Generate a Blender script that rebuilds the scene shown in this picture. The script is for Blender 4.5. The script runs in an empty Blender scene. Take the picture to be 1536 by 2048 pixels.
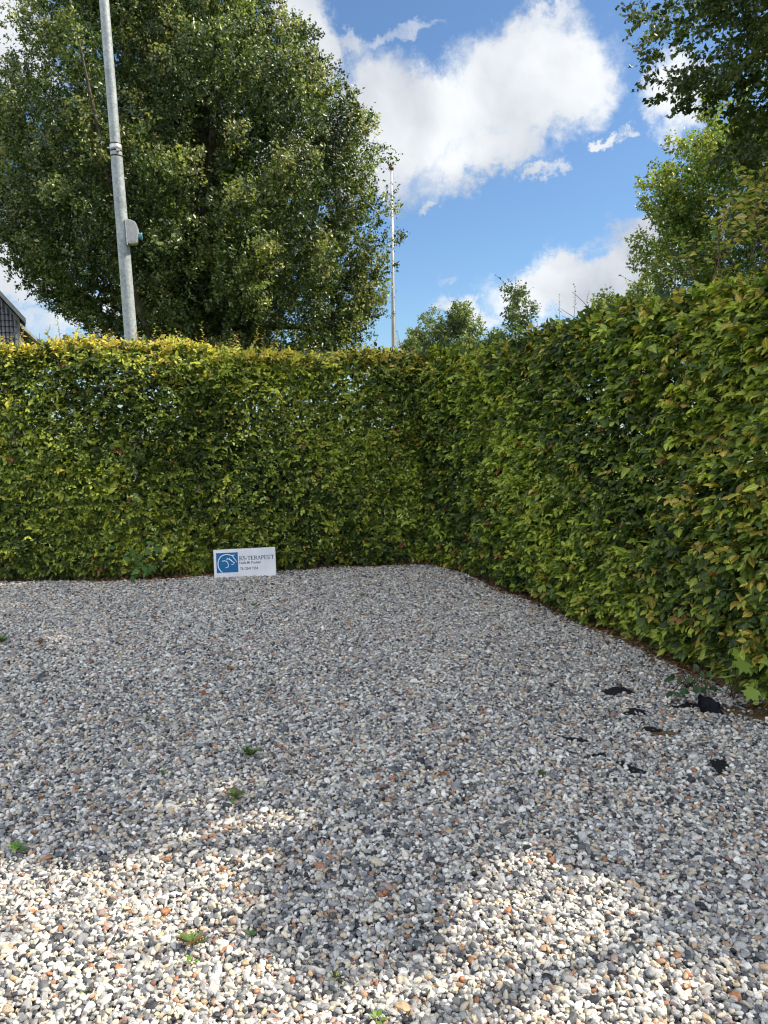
import bpy, bmesh, math, random
import numpy as np
from mathutils import Vector, Matrix
R = math.radians
rng = np.random.default_rng(11)
random.seed(5)
scn = bpy.context.scene
C = scn.collection

# ------------------------------------------------------------------ camera
PITCH, FPX, EYE = R(5.6), 1538.0, 1.5
cam_d = bpy.data.cameras.new("camera")
cam = bpy.data.objects.new("camera", cam_d); C.objects.link(cam)
cam_d.sensor_fit = 'VERTICAL'; cam_d.sensor_height = 24; cam_d.lens = FPX / 2048 * 24
cam_d.clip_start = 0.05; cam_d.clip_end = 3000
cam.location = (0, 0, EYE); cam.rotation_euler = (R(90) - PITCH, 0, 0)
scn.camera = cam

def ray(px, py):
    """direction through a photo point, scaled to one metre of depth along the ground (y = 1)"""
    a, b = (px - 768) / FPX, (1024 - py) / FPX
    v = np.array([a, math.cos(PITCH) + b * math.sin(PITCH), -math.sin(PITCH) + b * math.cos(PITCH)])
    return v / v[1]
def ground(px, py, z=0.0):
    v = ray(px, py); t = (EYE - z) / -v[2]
    return np.array([v[0] * t, t, z])
def at(px, py, y):
    v = ray(px, py); return np.array([v[0] * y, y, EYE + v[2] * y])

# ------------------------------------------------------------------ light
SUN_AZ, SUN_EL = R(84), R(50)
SUN = np.array([math.cos(SUN_EL) * math.sin(SUN_AZ), math.cos(SUN_EL) * math.cos(SUN_AZ), math.sin(SUN_EL)])
ld = bpy.data.lights.new("sun", 'SUN'); ld.energy = 4.3; ld.angle = R(0.53); ld.color = (1.0, 0.885, 0.70)
sun = bpy.data.objects.new("sun", ld); C.objects.link(sun)
sun.rotation_euler = Vector(SUN.tolist()).to_track_quat('Z', 'Y').to_euler()
sun.location = (8, 0, 12)
scn.view_settings.view_transform = 'Standard'; scn.view_settings.look = 'None'
scn.view_settings.exposure = 1.1; scn.view_settings.gamma = 1.0
scn.cycles.pixel_filter_type = 'BLACKMAN_HARRIS'; scn.cycles.filter_width = 1.15; scn.cycles.max_bounces = 8; scn.cycles.diffuse_bounces = 4; scn.cycles.transmission_bounces = 5
scn.cycles.glossy_bounces = 2; scn.cycles.caustics_reflective = False; scn.cycles.caustics_refractive = False

w = bpy.data.worlds.new("World"); scn.world = w; w.use_nodes = True
nt = w.node_tree; N = nt.nodes; L = nt.links; N.clear()
def nd(tree, typ, **kw):
    n = tree.nodes.new(typ)
    for k, v in kw.items(): setattr(n, k, v)
    return n
sky = nd(nt, 'ShaderNodeTexSky', sky_type='NISHITA', sun_disc=False, sun_elevation=SUN_EL, sun_rotation=SUN_AZ)
sky.air_density = 1.0; sky.dust_density = 0.6; sky.ozone_density = 1.4
tc = nd(nt, 'ShaderNodeTexCoord')
sep = nd(nt, 'ShaderNodeSeparateXYZ'); L.new(tc.outputs['Generated'], sep.inputs[0])
def math_n(tree, op, a, b=None, c=None, clamp=False):
    n = nd(tree, 'ShaderNodeMath', operation=op, use_clamp=clamp)
    for i, v in enumerate((a, b, c)):
        if v is None: continue
        if isinstance(v, (int, float)): n.inputs[i].default_value = v
        else: tree.links.new(v, n.inputs[i])
    return n.outputs[0]
az = math_n(nt, 'ARCTAN2', sep.outputs[0], sep.outputs[1])
el = math_n(nt, 'ARCSINE', sep.outputs[2])
cmb = nd(nt, 'ShaderNodeCombineXYZ'); L.new(az, cmb.inputs[0]); L.new(el, cmb.inputs[1])
# domain-warped sky coordinates give the clouds their ragged rims
nz = nd(nt, 'ShaderNodeTexNoise'); nz.inputs['Scale'].default_value = 9; nz.inputs['Detail'].default_value = 12; nz.inputs['Roughness'].default_value = 0.66
L.new(tc.outputs['Generated'], nz.inputs['Vector'])
wsub = nd(nt, 'ShaderNodeVectorMath', operation='SUBTRACT'); L.new(nz.outputs['Color'], wsub.inputs[0]); wsub.inputs[1].default_value = (.5, .5, .5)
wsc = nd(nt, 'ShaderNodeVectorMath', operation='SCALE'); L.new(wsub.outputs[0], wsc.inputs[0]); wsc.inputs['Scale'].default_value = 0.17
wadd = nd(nt, 'ShaderNodeVectorMath', operation='ADD'); L.new(cmb.outputs[0], wadd.inputs[0]); L.new(wsc.outputs[0], wadd.inputs[1])
flat = nd(nt, 'ShaderNodeVectorMath', operation='MULTIPLY'); L.new(wadd.outputs[0], flat.inputs[0]); flat.inputs[1].default_value = (1, 1, 0)
def azel(px, py):
    v = ray(px, py); v = v / np.linalg.norm(v)
    return math.atan2(v[0], v[1]), math.asin(v[2])
# clouds: centre in the photo, half axes, tilt, strength
CL = [(1040, 150, 130, 105, 0, 1.25), (1110, 190, 110, 66, 20, 1.05), (870, 240, 180, 80, 16, 1.15), (745, 245, 100, 100, 0, 1.05),
      (610, 100, 60, 120, 0, 1.0), (640, 325, 210, 75, 0, 1.0), (1000, 290, 150, 45, 22, .95), (1200, 273, 26, 12, 0, .9), (1244, 260, 19, 13, 0, .7),
      (1370, 190, 62, 60, 0, 1.0), (1280, 200, 70, 14, 12, .34), (700, 100, 50, 25, 0, .7), (1130, 565, 120, 60, 0, 1.15), (1250, 560, 110, 70, 0, 1.2), (1330, 470, 80, 55, 20, 1.0),
      (960, 610, 70, 28, 0, .8), (868, 388, 26, 10, 20, .72), (1088, 322, 38, 17, 15, .85), (1100, 12, 60, 26, 10, .75), (800, 70, 90, 16, 25, .62),
      (10, 60, 90, 100, 0, 1.1), (20, 500, 110, 70, 0, 1.1), (60, 610, 90, 22, -10, .7), (200, 640, 160, 50, 0, .9), (1230, 100, 40, 12, 10, .45), (930, 555, 30, 10, 0, .5)]
acc = None
PX = 1 / FPX
for (cx, cy, rx, ry, tilt, s) in CL:
    a, e = azel(cx, cy); ca = 1 / max(.5, math.cos(e))
    m = nd(nt, 'ShaderNodeMapping', vector_type='TEXTURE')
    m.inputs['Location'].default_value = (a, e, 0); m.inputs['Rotation'].default_value = (0, 0, R(tilt))
    m.inputs['Scale'].default_value = (rx * PX * .95 * ca, ry * PX * .95, 1)
    L.new(flat.outputs[0], m.inputs['Vector'])
    ln = nd(nt, 'ShaderNodeVectorMath', operation='LENGTH'); L.new(m.outputs[0], ln.inputs[0])
    mr = nd(nt, 'ShaderNodeMapRange', interpolation_type='SMOOTHSTEP')
    mr.inputs['From Min'].default_value = 1.85; mr.inputs['From Max'].default_value = 0.2; mr.inputs['To Max'].default_value = s
    L.new(ln.outputs['Value'], mr.inputs['Value'])
    acc = mr.outputs[0] if acc is None else math_n(nt, 'SMOOTH_MAX', acc, mr.outputs[0], 0.15)
# clouds added in the unseen rest of the sky as fill (behind and beside the camera)
nz2 = nd(nt, 'ShaderNodeTexNoise'); nz2.inputs['Scale'].default_value = 2.6; nz2.inputs['Detail'].default_value = 9; nz2.inputs['Roughness'].default_value = 0.6
L.new(tc.outputs['Generated'], nz2.inputs['Vector'])
gen = nd(nt, 'ShaderNodeMapRange'); gen.inputs['From Min'].default_value = .40; gen.inputs['From Max'].default_value = .54; L.new(nz2.outputs['Fac'], gen.inputs['Value'])
side = nd(nt, 'ShaderNodeMapRange'); side.inputs['From Min'].default_value = .55; side.inputs['From Max'].default_value = .85
L.new(math_n(nt, 'ABSOLUTE', az), side.inputs['Value'])
acc = math_n(nt, 'MAXIMUM', acc, math_n(nt, 'MULTIPLY', gen.outputs[0], side.outputs[0]))
nz3 = nd(nt, 'ShaderNodeTexNoise'); nz3.inputs['Scale'].default_value = 22; nz3.inputs['Detail'].default_value = 10; nz3.inputs['Roughness'].default_value = 0.7
L.new(tc.outputs['Generated'], nz3.inputs['Vector'])
dens = math_n(nt, 'ADD', acc, math_n(nt, 'MULTIPLY', math_n(nt, 'SUBTRACT', nz3.outputs['Fac'], .5), .55))
cov = nd(nt, 'ShaderNodeMapRange', interpolation_type='SMOOTHSTEP'); cov.inputs['From Min'].default_value = .30; cov.inputs['From Max'].default_value = .90
L.new(dens, cov.inputs['Value'])
nz4 = nd(nt, 'ShaderNodeTexNoise'); nz4.inputs['Scale'].default_value = 5.5; nz4.inputs['Detail'].default_value = 6; nz4.inputs['Distortion'].default_value = .4
L.new(tc.outputs['Generated'], nz4.inputs['Vector'])
ramp = nd(nt, 'ShaderNodeValToRGB'); ramp.color_ramp.elements[0].position = .36; ramp.color_ramp.elements[0].color = (.27, .29, .325, 1)
ramp.color_ramp.elements[1].position = .58; ramp.color_ramp.elements[1].color = (.45, .465, .48, 1)
L.new(nz4.outputs['Fac'], ramp.inputs[0])
skym = nd(nt, 'ShaderNodeVectorMath', operation='MULTIPLY'); L.new(sky.outputs[0], skym.inputs[0]); skym.inputs[1].default_value = (.47, .585, .68)
skys = nd(nt, 'ShaderNodeVectorMath', operation='SCALE'); L.new(skym.outputs[0], skys.inputs[0]); skys.inputs['Scale'].default_value = 1.0
SKY_STRENGTH = 0.11
clb = nd(nt, 'ShaderNodeVectorMath', operation='SCALE'); L.new(ramp.outputs[0], clb.inputs[0])
# unseen clouds round the rest of the sky are brightened to raise the fill light
L.new(math_n(nt, 'MULTIPLY', math_n(nt, 'ADD', math_n(nt, 'MULTIPLY', side.outputs[0], 1.6), 1.), 1 / SKY_STRENGTH), clb.inputs['Scale'])
mx = nd(nt, 'ShaderNodeMix', data_type='RGBA'); L.new(cov.outputs[0], mx.inputs['Factor']); L.new(skys.outputs[0], mx.inputs['A']); L.new(clb.outputs[0], mx.inputs['B'])
bg = nd(nt, 'ShaderNodeBackground'); bg.inputs['Strength'].default_value = SKY_STRENGTH
L.new(mx.outputs['Result'], bg.inputs['Color'])
wo = nd(nt, 'ShaderNodeOutputWorld'); L.new(bg.outputs[0], wo.inputs[0])
w.cycles.sampling_method = 'MANUAL'; w.cycles.sample_map_resolution = 512

# ------------------------------------------------------------------ materials
def mat(name, base=(.5, .5, .5), rough=.6, metal=0., spec=.5):
    m = bpy.data.materials.new(name); m.use_nodes = True
    b = m.node_tree.nodes['Principled BSDF']
    b.inputs['Base Color'].default_value = (*base, 1); b.inputs['Roughness'].default_value = rough
    b.inputs['Metallic'].default_value = metal; b.inputs['Specular IOR Level'].default_value = spec
    return m
def noisy(m, c1, c2, scale=8, detail=6, bump=0., bscale=40, lo=.35, hi=.65, coord='Object'):
    t = m.node_tree; b = t.nodes['Principled BSDF']
    tcn = nd(t, 'ShaderNodeTexCoord'); n = nd(t, 'ShaderNodeTexNoise'); n.inputs['Scale'].default_value = scale; n.inputs['Detail'].default_value = detail
    t.links.new(tcn.outputs[coord], n.inputs['Vector'])
    r = nd(t, 'ShaderNodeValToRGB'); r.color_ramp.elements[0].position = lo; r.color_ramp.elements[1].position = hi
    r.color_ramp.elements[0].color = (*c1, 1); r.color_ramp.elements[1].color = (*c2, 1)
    t.links.new(n.outputs['Fac'], r.inputs[0]); t.links.new(r.outputs[0], b.inputs['Base Color'])
    if bump:
        n2 = nd(t, 'ShaderNodeTexNoise'); n2.inputs['Scale'].default_value = bscale; n2.inputs['Detail'].default_value = 8
        t.links.new(tcn.outputs[coord], n2.inputs['Vector'])
        bp = nd(t, 'ShaderNodeBump'); bp.inputs['Strength'].default_value = bump; bp.inputs['Distance'].default_value = .02
        t.links.new(n2.outputs['Fac'], bp.inputs['Height']); t.links.new(bp.outputs[0], b.inputs['Normal'])
    return m
def leaf_mat(name, trans=.35, rough=.45, veins=False, spec=.4, tint=(1.15, 1.25, .55)):
    m = bpy.data.materials.new(name); m.use_nodes = True; t = m.node_tree; b = t.nodes['Principled BSDF']; out = t.nodes['Material Output']
    a = nd(t, 'ShaderNodeAttribute', attribute_name='col'); col = a.outputs['Color']
    if veins:
        uv = nd(t, 'ShaderNodeUVMap'); s = nd(t, 'ShaderNodeSeparateXYZ'); t.links.new(uv.outputs[0], s.inputs[0])
        ax = math_n(t, 'ABSOLUTE', s.outputs[0])
        ph = math_n(t, 'SUBTRACT', math_n(t, 'MULTIPLY', s.outputs[1], 60.), math_n(t, 'MULTIPLY', ax, 55.))
        wv = math_n(t, 'SINE', ph)
        mid = nd(t, 'ShaderNodeMapRange'); mid.inputs['From Min'].default_value = .05; mid.inputs['From Max'].default_value = .0; mid.inputs['To Max'].default_value = .7
        t.links.new(ax, mid.inputs['Value'])
        k = math_n(t, 'ADD', math_n(t, 'ADD', math_n(t, 'MULTIPLY', wv, .10), 1.0), mid.outputs[0])
        sc = nd(t, 'ShaderNodeVectorMath', operation='SCALE'); t.links.new(col, sc.inputs[0]); t.links.new(k, sc.inputs['Scale']); col = sc.outputs[0]
        bp = nd(t, 'ShaderNodeBump'); bp.inputs['Strength'].default_value = .35; bp.inputs['Distance'].default_value = .002
        t.links.new(wv, bp.inputs['Height']); t.links.new(bp.outputs[0], b.inputs['Normal'])
    t.links.new(col, b.inputs['Base Color']); b.inputs['Roughness'].default_value = rough; b.inputs['Specular IOR Level'].default_value = spec
    tr = nd(t, 'ShaderNodeBsdfTranslucent')
    mu = nd(t, 'ShaderNodeVectorMath', operation='MULTIPLY'); t.links.new(col, mu.inputs[0]); mu.inputs[1].default_value = tint
    t.links.new(mu.outputs[0], tr.inputs['Color'])
    mxs = nd(t, 'ShaderNodeMixShader'); mxs.inputs[0].default_value = trans
    t.links.new(b.outputs[0], mxs.inputs[1]); t.links.new(tr.outputs[0], mxs.inputs[2]); t.links.new(mxs.outputs[0], out.inputs[0])
    return m
M_hedge = leaf_mat('hedge_leaf', .43, .42, True, .45)
M_tree = leaf_mat('tree_leaf', .36, .42, False, .55)
M_weed = leaf_mat('weed_leaf', .4, .5)
M_dry = leaf_mat('dry_leaf', .25, .7, False, .2, (1.2, .9, .5))
M_bark = noisy(mat('bark', rough=.9, spec=.2), (.045, .038, .028), (.13, .115, .09), 14, 8, .8, 30)
M_twig = noisy(mat('twig_bark', rough=.8, spec=.2), (.07, .045, .035), (.14, .09, .06), 30, 4)

# ------------------------------------------------------------------ object helpers
def tag(o, label=None, cat=None, group=None, kind=None):
    if label: o['label'] = label
    if cat: o['category'] = cat
    if group: o['group'] = group
    if kind: o['kind'] = kind
    return o
def empty(name, loc=(0, 0, 0), rot=(0, 0, 0)):
    o = bpy.data.objects.new(name, None); C.objects.link(o); o.location = [float(v) for v in loc]; o.rotation_euler = rot
    o.empty_display_size = .1
    return o
def link(name, me, parent=None, m=None):
    o = bpy.data.objects.new(name, me); C.objects.link(o)
    if parent: o.parent = parent
    if m and not me.materials: me.materials.append(m)
    return o
def np_mesh(name, V, F, cols=None, uv=None, smooth=False, m=None):
    """V (n,3); F list of index arrays, all faces of one array with the same corner count"""
    me = bpy.data.meshes.new(name)
    me.vertices.add(len(V)); me.vertices.foreach_set('co', np.ascontiguousarray(V, dtype=np.float32).ravel())
    loops = np.concatenate([f.ravel() for f in F]).astype(np.int32)
    sizes = np.concatenate([np.full(len(f), f.shape[1], np.int32) for f in F])
    starts = np.concatenate([[0], np.cumsum(sizes)[:-1]]).astype(np.int32)
    me.loops.add(len(loops)); me.loops.foreach_set('vertex_index', loops)
    me.polygons.add(len(sizes)); me.polygons.foreach_set('loop_start', starts)
    me.update(calc_edges=True); me.validate()
    if cols is not None:
        a = me.attributes.new('col', 'FLOAT_COLOR', 'POINT')
        a.data.foreach_set('color', np.concatenate([cols, np.ones((len(cols), 1))], 1).astype(np.float32).ravel())
    if uv is not None:
        u = me.uv_layers.new(name='UVMap'); u.data.foreach_set('uv', uv[loops].astype(np.float32).ravel())
    if smooth: me.polygons.foreach_set('use_smooth', np.ones(len(sizes), bool))
    if m: me.materials.append(m)
    return me
def nrm(v): return v / np.maximum(np.linalg.norm(v, axis=-1, keepdims=True), 1e-9)

# leaf templates: x across, y along, z out of the blade; hornbeam oval with a pointed tip
TA = np.array([[0, 0, 0], [-.22, .18, .05], [0, .2, 0], [.22, .18, .05], [-.31, .48, .07], [0, .5, 0], [.31, .48, .07], [-.2, .78, .03], [0, .8, -.03], [.2, .78, .03], [0, 1.05, -.12]])
TAf = [np.array([[0, 2, 1], [0, 3, 2], [7, 8, 10], [8, 9, 10]]), np.array([[1, 2, 5, 4], [2, 3, 6, 5], [4, 5, 8, 7], [5, 6, 9, 8]])]
TB = np.array([[0, 0, 0], [-.3, .42, .08], [.3, .42, .08], [0, 1., -.05], [0, .45, 0]])
TBf = [np.array([[0, 4, 1], [0, 2, 4], [1, 4, 3], [4, 2, 3]])]
def leaves(name, P, D, Nn, S, col, T=TA, Tf=TAf, m=None, curl=None, uv=False):
    n = len(P); D = nrm(D); X = nrm(np.cross(D, Nn)); Z = np.cross(X, D)
    t = np.repeat(T[None], n, 0).copy()
    if curl is not None: t[:, :, 2] = t[:, :, 2] * curl[:, None] - .18 * (curl[:, None] - .6) * t[:, :, 1] ** 2
    V = P[:, None] + S[:, None, None] * (t[:, :, :1] * X[:, None] + t[:, :, 1:2] * D[:, None] + t[:, :, 2:] * Z[:, None])
    k = len(T); off = (np.arange(n) * k)[:, None, None]
    F = [(f[None] + off).reshape(-1, f.shape[1]) for f in Tf]
    return np_mesh(name, V.reshape(-1, 3), F, np.repeat(col, k, 0), np.tile(T[:, :2], (n, 1)) if uv else None, True, m)
def tubes(name, paths, m, sides=6):
    """paths: list of (points (k,3), radii (k,))"""
    Vs, F, o = [], [], 0
    for P, r in paths:
        P = np.asarray(P, float); r = np.asarray(r, float); k = len(P)
        T = nrm(np.gradient(P, axis=0)); ref = np.where(np.abs(T[:, 2:]) > .9, [[1., 0, 0]], [[0., 0, 1]])
        A = nrm(np.cross(T, ref)); B = np.cross(T, A)
        for i in range(1, k):
            if (A[i] * A[i - 1]).sum() < 0: A[i] *= -1; B[i] *= -1
        th = np.linspace(0, 2 * math.pi, sides, endpoint=False)
        ring = P[:, None] + r[:, None, None] * (np.cos(th)[None, :, None] * A[:, None] + np.sin(th)[None, :, None] * B[:, None])
        Vs.append(ring.reshape(-1, 3))
        i = np.arange(k - 1)[:, None] * sides; j = np.arange(sides)[None]; j2 = (j + 1) % sides
        F.append(np.stack([i + j, i + j2, i + sides + j2, i + sides + j], -1).reshape(-1, 4) + o); o += k * sides
    return np_mesh(name, np.concatenate(Vs), [np.concatenate(F)], smooth=True, m=m)
def pal(base, n, var=.18):
    base = np.asarray(base, float); return np.clip(base * (1 + rng.normal(0, var, (n, 1))) * (1 + rng.normal(0, var * .4, (n, 3))), .004, .9)

# ------------------------------------------------------------------ where the sun reaches the gravel
LIT = np.array([ground(*p)[:2] for p in [(-900, 1670), (0, 1675), (150, 1710), (300, 1670), (420, 1650), (480, 1600), (560, 1600), (630, 1630), (580, 1730), (510, 1810), (600, 1895), (790, 1895),
       (860, 1800), (920, 1690), (1060, 1630), (1200, 1650), (1310, 1760), (1400, 1880), (1500, 2060), (1560, 2500), (-900, 2500)]])
SPOTS = [(*ground(440, 1575)[:2], .15, .12), (*ground(585, 1540)[:2], .10, .06), (*ground(330, 1480)[:2], .16, .04)]
def in_poly(x, y, P):
    r = np.zeros(len(x), bool); j = len(P) - 1
    for i in range(len(P)):
        xi, yi = P[i]; xj, yj = P[j]
        c = ((yi > y) != (yj > y)) & (x < (xj - xi) * (y - yi) / (yj - yi + 1e-12) + xi)
        r ^= c; j = i
    return r
def shade_keep(P):
    """False for leaves whose shadow would fall where the photograph's ground and hedge top are sunlit: gaps cut in the crowns to let the sun through"""
    t = P[:, 2] / SUN[2]; g = P[:, :2] - t[:, None] * SUN[None, :2] + rng.normal(0, .075, (len(P), 2))
    lit = in_poly(g[:, 0], g[:, 1], LIT)
    for (x, y, rx, ry) in SPOTS: lit |= ((g[:, 0] - x) / rx) ** 2 + ((g[:, 1] - y) / ry) ** 2 < 1
    t2 = (P[:, 2] - 2.45) / SUN[2]; h = P[:, :2] - t2[:, None] * SUN[None, :2] + rng.normal(0, .1, (len(P), 2))
    lit2 = (h[:, 0] < -1.6) & (h[:, 1] > 7.7) & (h[:, 1] < 9.4) & (t2 > 0)
    part = (h[:, 0] >= -1.6) & (h[:, 0] < .2) & (h[:, 1] > 7.9) & (h[:, 1] < 9.4) & (rng.random(len(P)) < .5)
    return ~((lit & (rng.random(len(P)) < .985)) | lit2 | part)

# ------------------------------------------------------------------ ground
def sheet(name, pts, z, m, kind='structure'):
    me = bpy.data.meshes.new(name); bm = bmesh.new()
    bm.faces.new([bm.verts.new((float(p[0]), float(p[1]), z)) for p in pts]); bm.to_mesh(me); bm.free(); me.materials.append(m)
    return tag(link(name, me), kind=kind)
M_lawn = noisy(mat('lawn', rough=.9, spec=.1), (.05, .085, .02), (.12, .15, .045), 1.3, 10, .6, 60)
sheet('ground', [(-1500, -800), (1500, -800), (1500, 1500), (-1500, 1500)], -.06, M_lawn)
M_soil = noisy(mat('grit', rough=.95, spec=.15), (.035, .03, .026), (.14, .125, .11), 90, 10, 1., 200)
sheet('gravel_bed', [(-11, -4), (4.2, -4), (4.0, 2), (3.1, 4), (2.9, 6), (2.2, 9.6), (.6, 10.3), (-3, 9.2), (-11, 8.6)], -.024, M_soil)
M_loam = noisy(mat('loam', rough=.95, spec=.1), (.10, .065, .035), (.27, .19, .11), 45, 10, 1., 150)

# ------------------------------------------------------------------ hedge course (foot of the clipped face)
BACK = np.array([(-8.5, 7.45), (-6, 7.62), (-3.95, 7.86), (-2.9, 7.98), (-1.95, 8.2), (-.95, 8.62), (-.3, 8.86), (.25, 8.98), (.75, 9.1)])
RIGHT = np.array([(.45, 9.1), (.85, 8.35), (1.12, 7.6), (1.42, 6.75), (1.68, 5.85), (1.88, 5.16), (2.02, 4.4), (2.16, 3.9), (2.46, 3.1), (2.66, 2.7)])
class Course:
    def __init__(s, P, out_sign):
        s.P = P; d = np.diff(P, axis=0); s.l = np.concatenate([[0], np.cumsum(np.linalg.norm(d, axis=1))]); s.L = s.l[-1]; s.sg = out_sign
    def at(s, u):
        return np.stack([np.interp(u, s.l, s.P[:, 0]), np.interp(u, s.l, s.P[:, 1])], -1)
    def frame(s, u):
        p = s.at(u); t = nrm(s.at(np.minimum(u + .35, s.L)) - s.at(np.maximum(u - .35, 0)))
        o = np.stack([t[:, 1], -t[:, 0]], -1) * s.sg
        return p, np.concatenate([t, np.zeros((len(u), 1))], 1), np.concatenate([o, np.zeros((len(u), 1))], 1)
CB = Course(BACK, 1); CR = Course(RIGHT, 1)
def strip(co, a_, b_):
    u = np.linspace(0, co.L, 40); p, T, O = co.frame(u); return np.concatenate([p + O[:, :2] * a_, (p + O[:, :2] * b_)[::-1]])
sheet('soil_strip', strip(CB, .07, -.75), -.013, M_loam); sheet('soil_strip', strip(CR, .06, -.7), -.009, M_loam)
def lump(u, z, k):
    return .045 * np.sin(u * 2.1 + k + 1.3 * np.sin(z * 2.3)) + .035 * np.sin(u * 5.3 + z * 4.1 + 2 * k) + .022 * np.sin(z * 9.7 - u * 7.7 + k)

def hedge_foliage(co, H, thick, n_tw, kcol, size, bulge, seed, u_focus=None, lay=.72):
    """leaf sprays over the face, the top and (thinner) the rear of a clipped hornbeam hedge"""
    r = np.random.default_rng(seed)
    nf, ntp, nr = int(n_tw * .72), int(n_tw * .14), int(n_tw * .14)
    n = nf + ntp + nr
    u = r.random(n) * co.L
    if u_focus is not None:
        k = r.random(n) < .6; u[k] = u_focus[0] + (u_focus[1] - u_focus[0]) * r.random(k.sum())
    zz = r.random(n) ** .96 * H; part = np.repeat([0, 1, 2], [nf, ntp, nr])
    p, T, O = co.frame(u)
    lp = lump(u, zz, seed)
    dep = r.exponential(.10, n); dep = np.minimum(dep, .40)
    topround = .16 * np.clip((zz - (H - .3)) / .3, 0, 1) ** 2
    prof = bulge * np.sin(np.clip(zz / H, 0, 1) * math.pi * .85) - .13 * np.exp(-zz / .10)
    off = np.where(part == 0, lp + prof - topround - dep, 0)
    Ht = H + .05 * np.sin(u * 1.9 + seed) + .03 * np.sin(u * 6.1)
    off = np.where(part == 1, -thick * r.random(n), off)
    zz = np.where(part == 1, Ht - .02 - r.exponential(.07, n), zz)
    off = np.where(part == 2, -thick + dep - lp, off)
    O2 = np.where((part == 2)[:, None], -O, O)
    up = np.array([0, 0, 1.])
    org = np.concatenate([p, zz[:, None]], 1) + O * off[:, None]
    rd = r.normal(0, 1, (n, 3))
    tw = nrm(O2 * .75 + T * r.normal(0, .55, (n, 1)) + up * r.normal(.12, .3, (n, 1)) + rd * .15)
    tw[part == 1] = nrm(up * 1. + rd[part == 1] * .5 + O[part == 1] * .2)
    pn = nrm(O2 * .62 + up * lay + r.normal(0, .36, (n, 3)))
    pn[part == 1] = nrm(up * .5 + r.normal(0, .6, (ntp, 3)) + O[part == 1] * .5)
    # colours: mature green inside, darkened for gap shade, yellow-green young tips outside, a few dry
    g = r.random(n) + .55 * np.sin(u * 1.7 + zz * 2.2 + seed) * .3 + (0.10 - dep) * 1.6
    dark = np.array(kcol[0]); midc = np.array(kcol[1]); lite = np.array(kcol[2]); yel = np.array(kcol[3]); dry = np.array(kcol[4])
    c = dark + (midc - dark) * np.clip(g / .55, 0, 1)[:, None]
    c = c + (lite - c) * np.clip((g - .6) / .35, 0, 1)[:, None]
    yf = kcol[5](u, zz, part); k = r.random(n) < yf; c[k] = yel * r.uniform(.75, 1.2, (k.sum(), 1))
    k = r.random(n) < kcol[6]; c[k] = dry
    K = 6
    P, D, Nn, S, Cc = [], [], [], [], []
    side = nrm(np.cross(tw, pn)); stepl = r.uniform(.3, .45, n) * size
    drp = up * -.22
    for i in range(K):
        sg = 1 if i % 2 else -1
        alive = r.random(n) < (.92 if i < 4 else .7)
        base = org + tw * (stepl * i * .8)[:, None] + r.normal(0, .006, (n, 3))
        d = nrm(tw * .65 + side * sg * (.8 if i < K - 1 else .1) + drp + r.normal(0, .2, (n, 3)))
        nn = nrm(pn + r.normal(0, .27, (n, 3)))
        s = size * r.lognormal(0, .22, n) * (1.0 if i < K - 1 else .8)
        ci = c * (1 + r.normal(0, .14, (n, 1))) * (1 + .05 * i * (g > .6)[:, None])
        ci = np.clip(ci, .006, .8)
        P.append(base[alive]); D.append(d[alive]); Nn.append(nn[alive]); S.append(s[alive]); Cc.append(ci[alive])
    return [np.concatenate(a) for a in (P, D, Nn, S, Cc)]

def filt(a, keep): return [x[keep] for x in a]
HB, HR = 2.44, 2.42
back_h = empty('hornbeam_hedge', (-2.5, 8.2, 0))
tag(back_h, 'long clipped green hornbeam hedge across the back of the gravel, behind the small white sign', 'hedge', 'hornbeam hedges round the gravel')
right_h = empty('hornbeam_hedge', (1.8, 5.2, 0))
tag(right_h, 'clipped hornbeam hedge with yellowing leaf tips running along the right side towards the camera', 'hedge', 'hornbeam hedges round the gravel')
def local(me, parent):
    me.transform(Matrix.Translation(-parent.location)); me.update()
KB = [(.015, .032, .010), (.115, .165, .032), (.36, .40, .06), (.50, .42, .08), (.26, .11, .05), lambda u, z, p: np.where(p == 1, np.where(u < 7.2, .62, .4), .03) + np.where(z > 2.25, .15, 0), .006]  # extra yellow on the left top paints in the sunlit band
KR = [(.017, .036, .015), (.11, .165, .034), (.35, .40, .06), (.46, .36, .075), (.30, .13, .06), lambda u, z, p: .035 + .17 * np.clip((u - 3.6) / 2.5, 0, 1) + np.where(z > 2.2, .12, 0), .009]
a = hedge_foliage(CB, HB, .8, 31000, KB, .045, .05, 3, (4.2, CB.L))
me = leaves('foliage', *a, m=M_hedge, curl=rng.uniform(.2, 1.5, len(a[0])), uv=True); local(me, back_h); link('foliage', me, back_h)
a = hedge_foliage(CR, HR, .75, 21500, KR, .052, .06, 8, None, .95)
me = leaves('foliage', *a, m=M_hedge, curl=rng.uniform(.2, 1.5, len(a[0])), uv=True); local(me, right_h); link('foliage', me, right_h)

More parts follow.
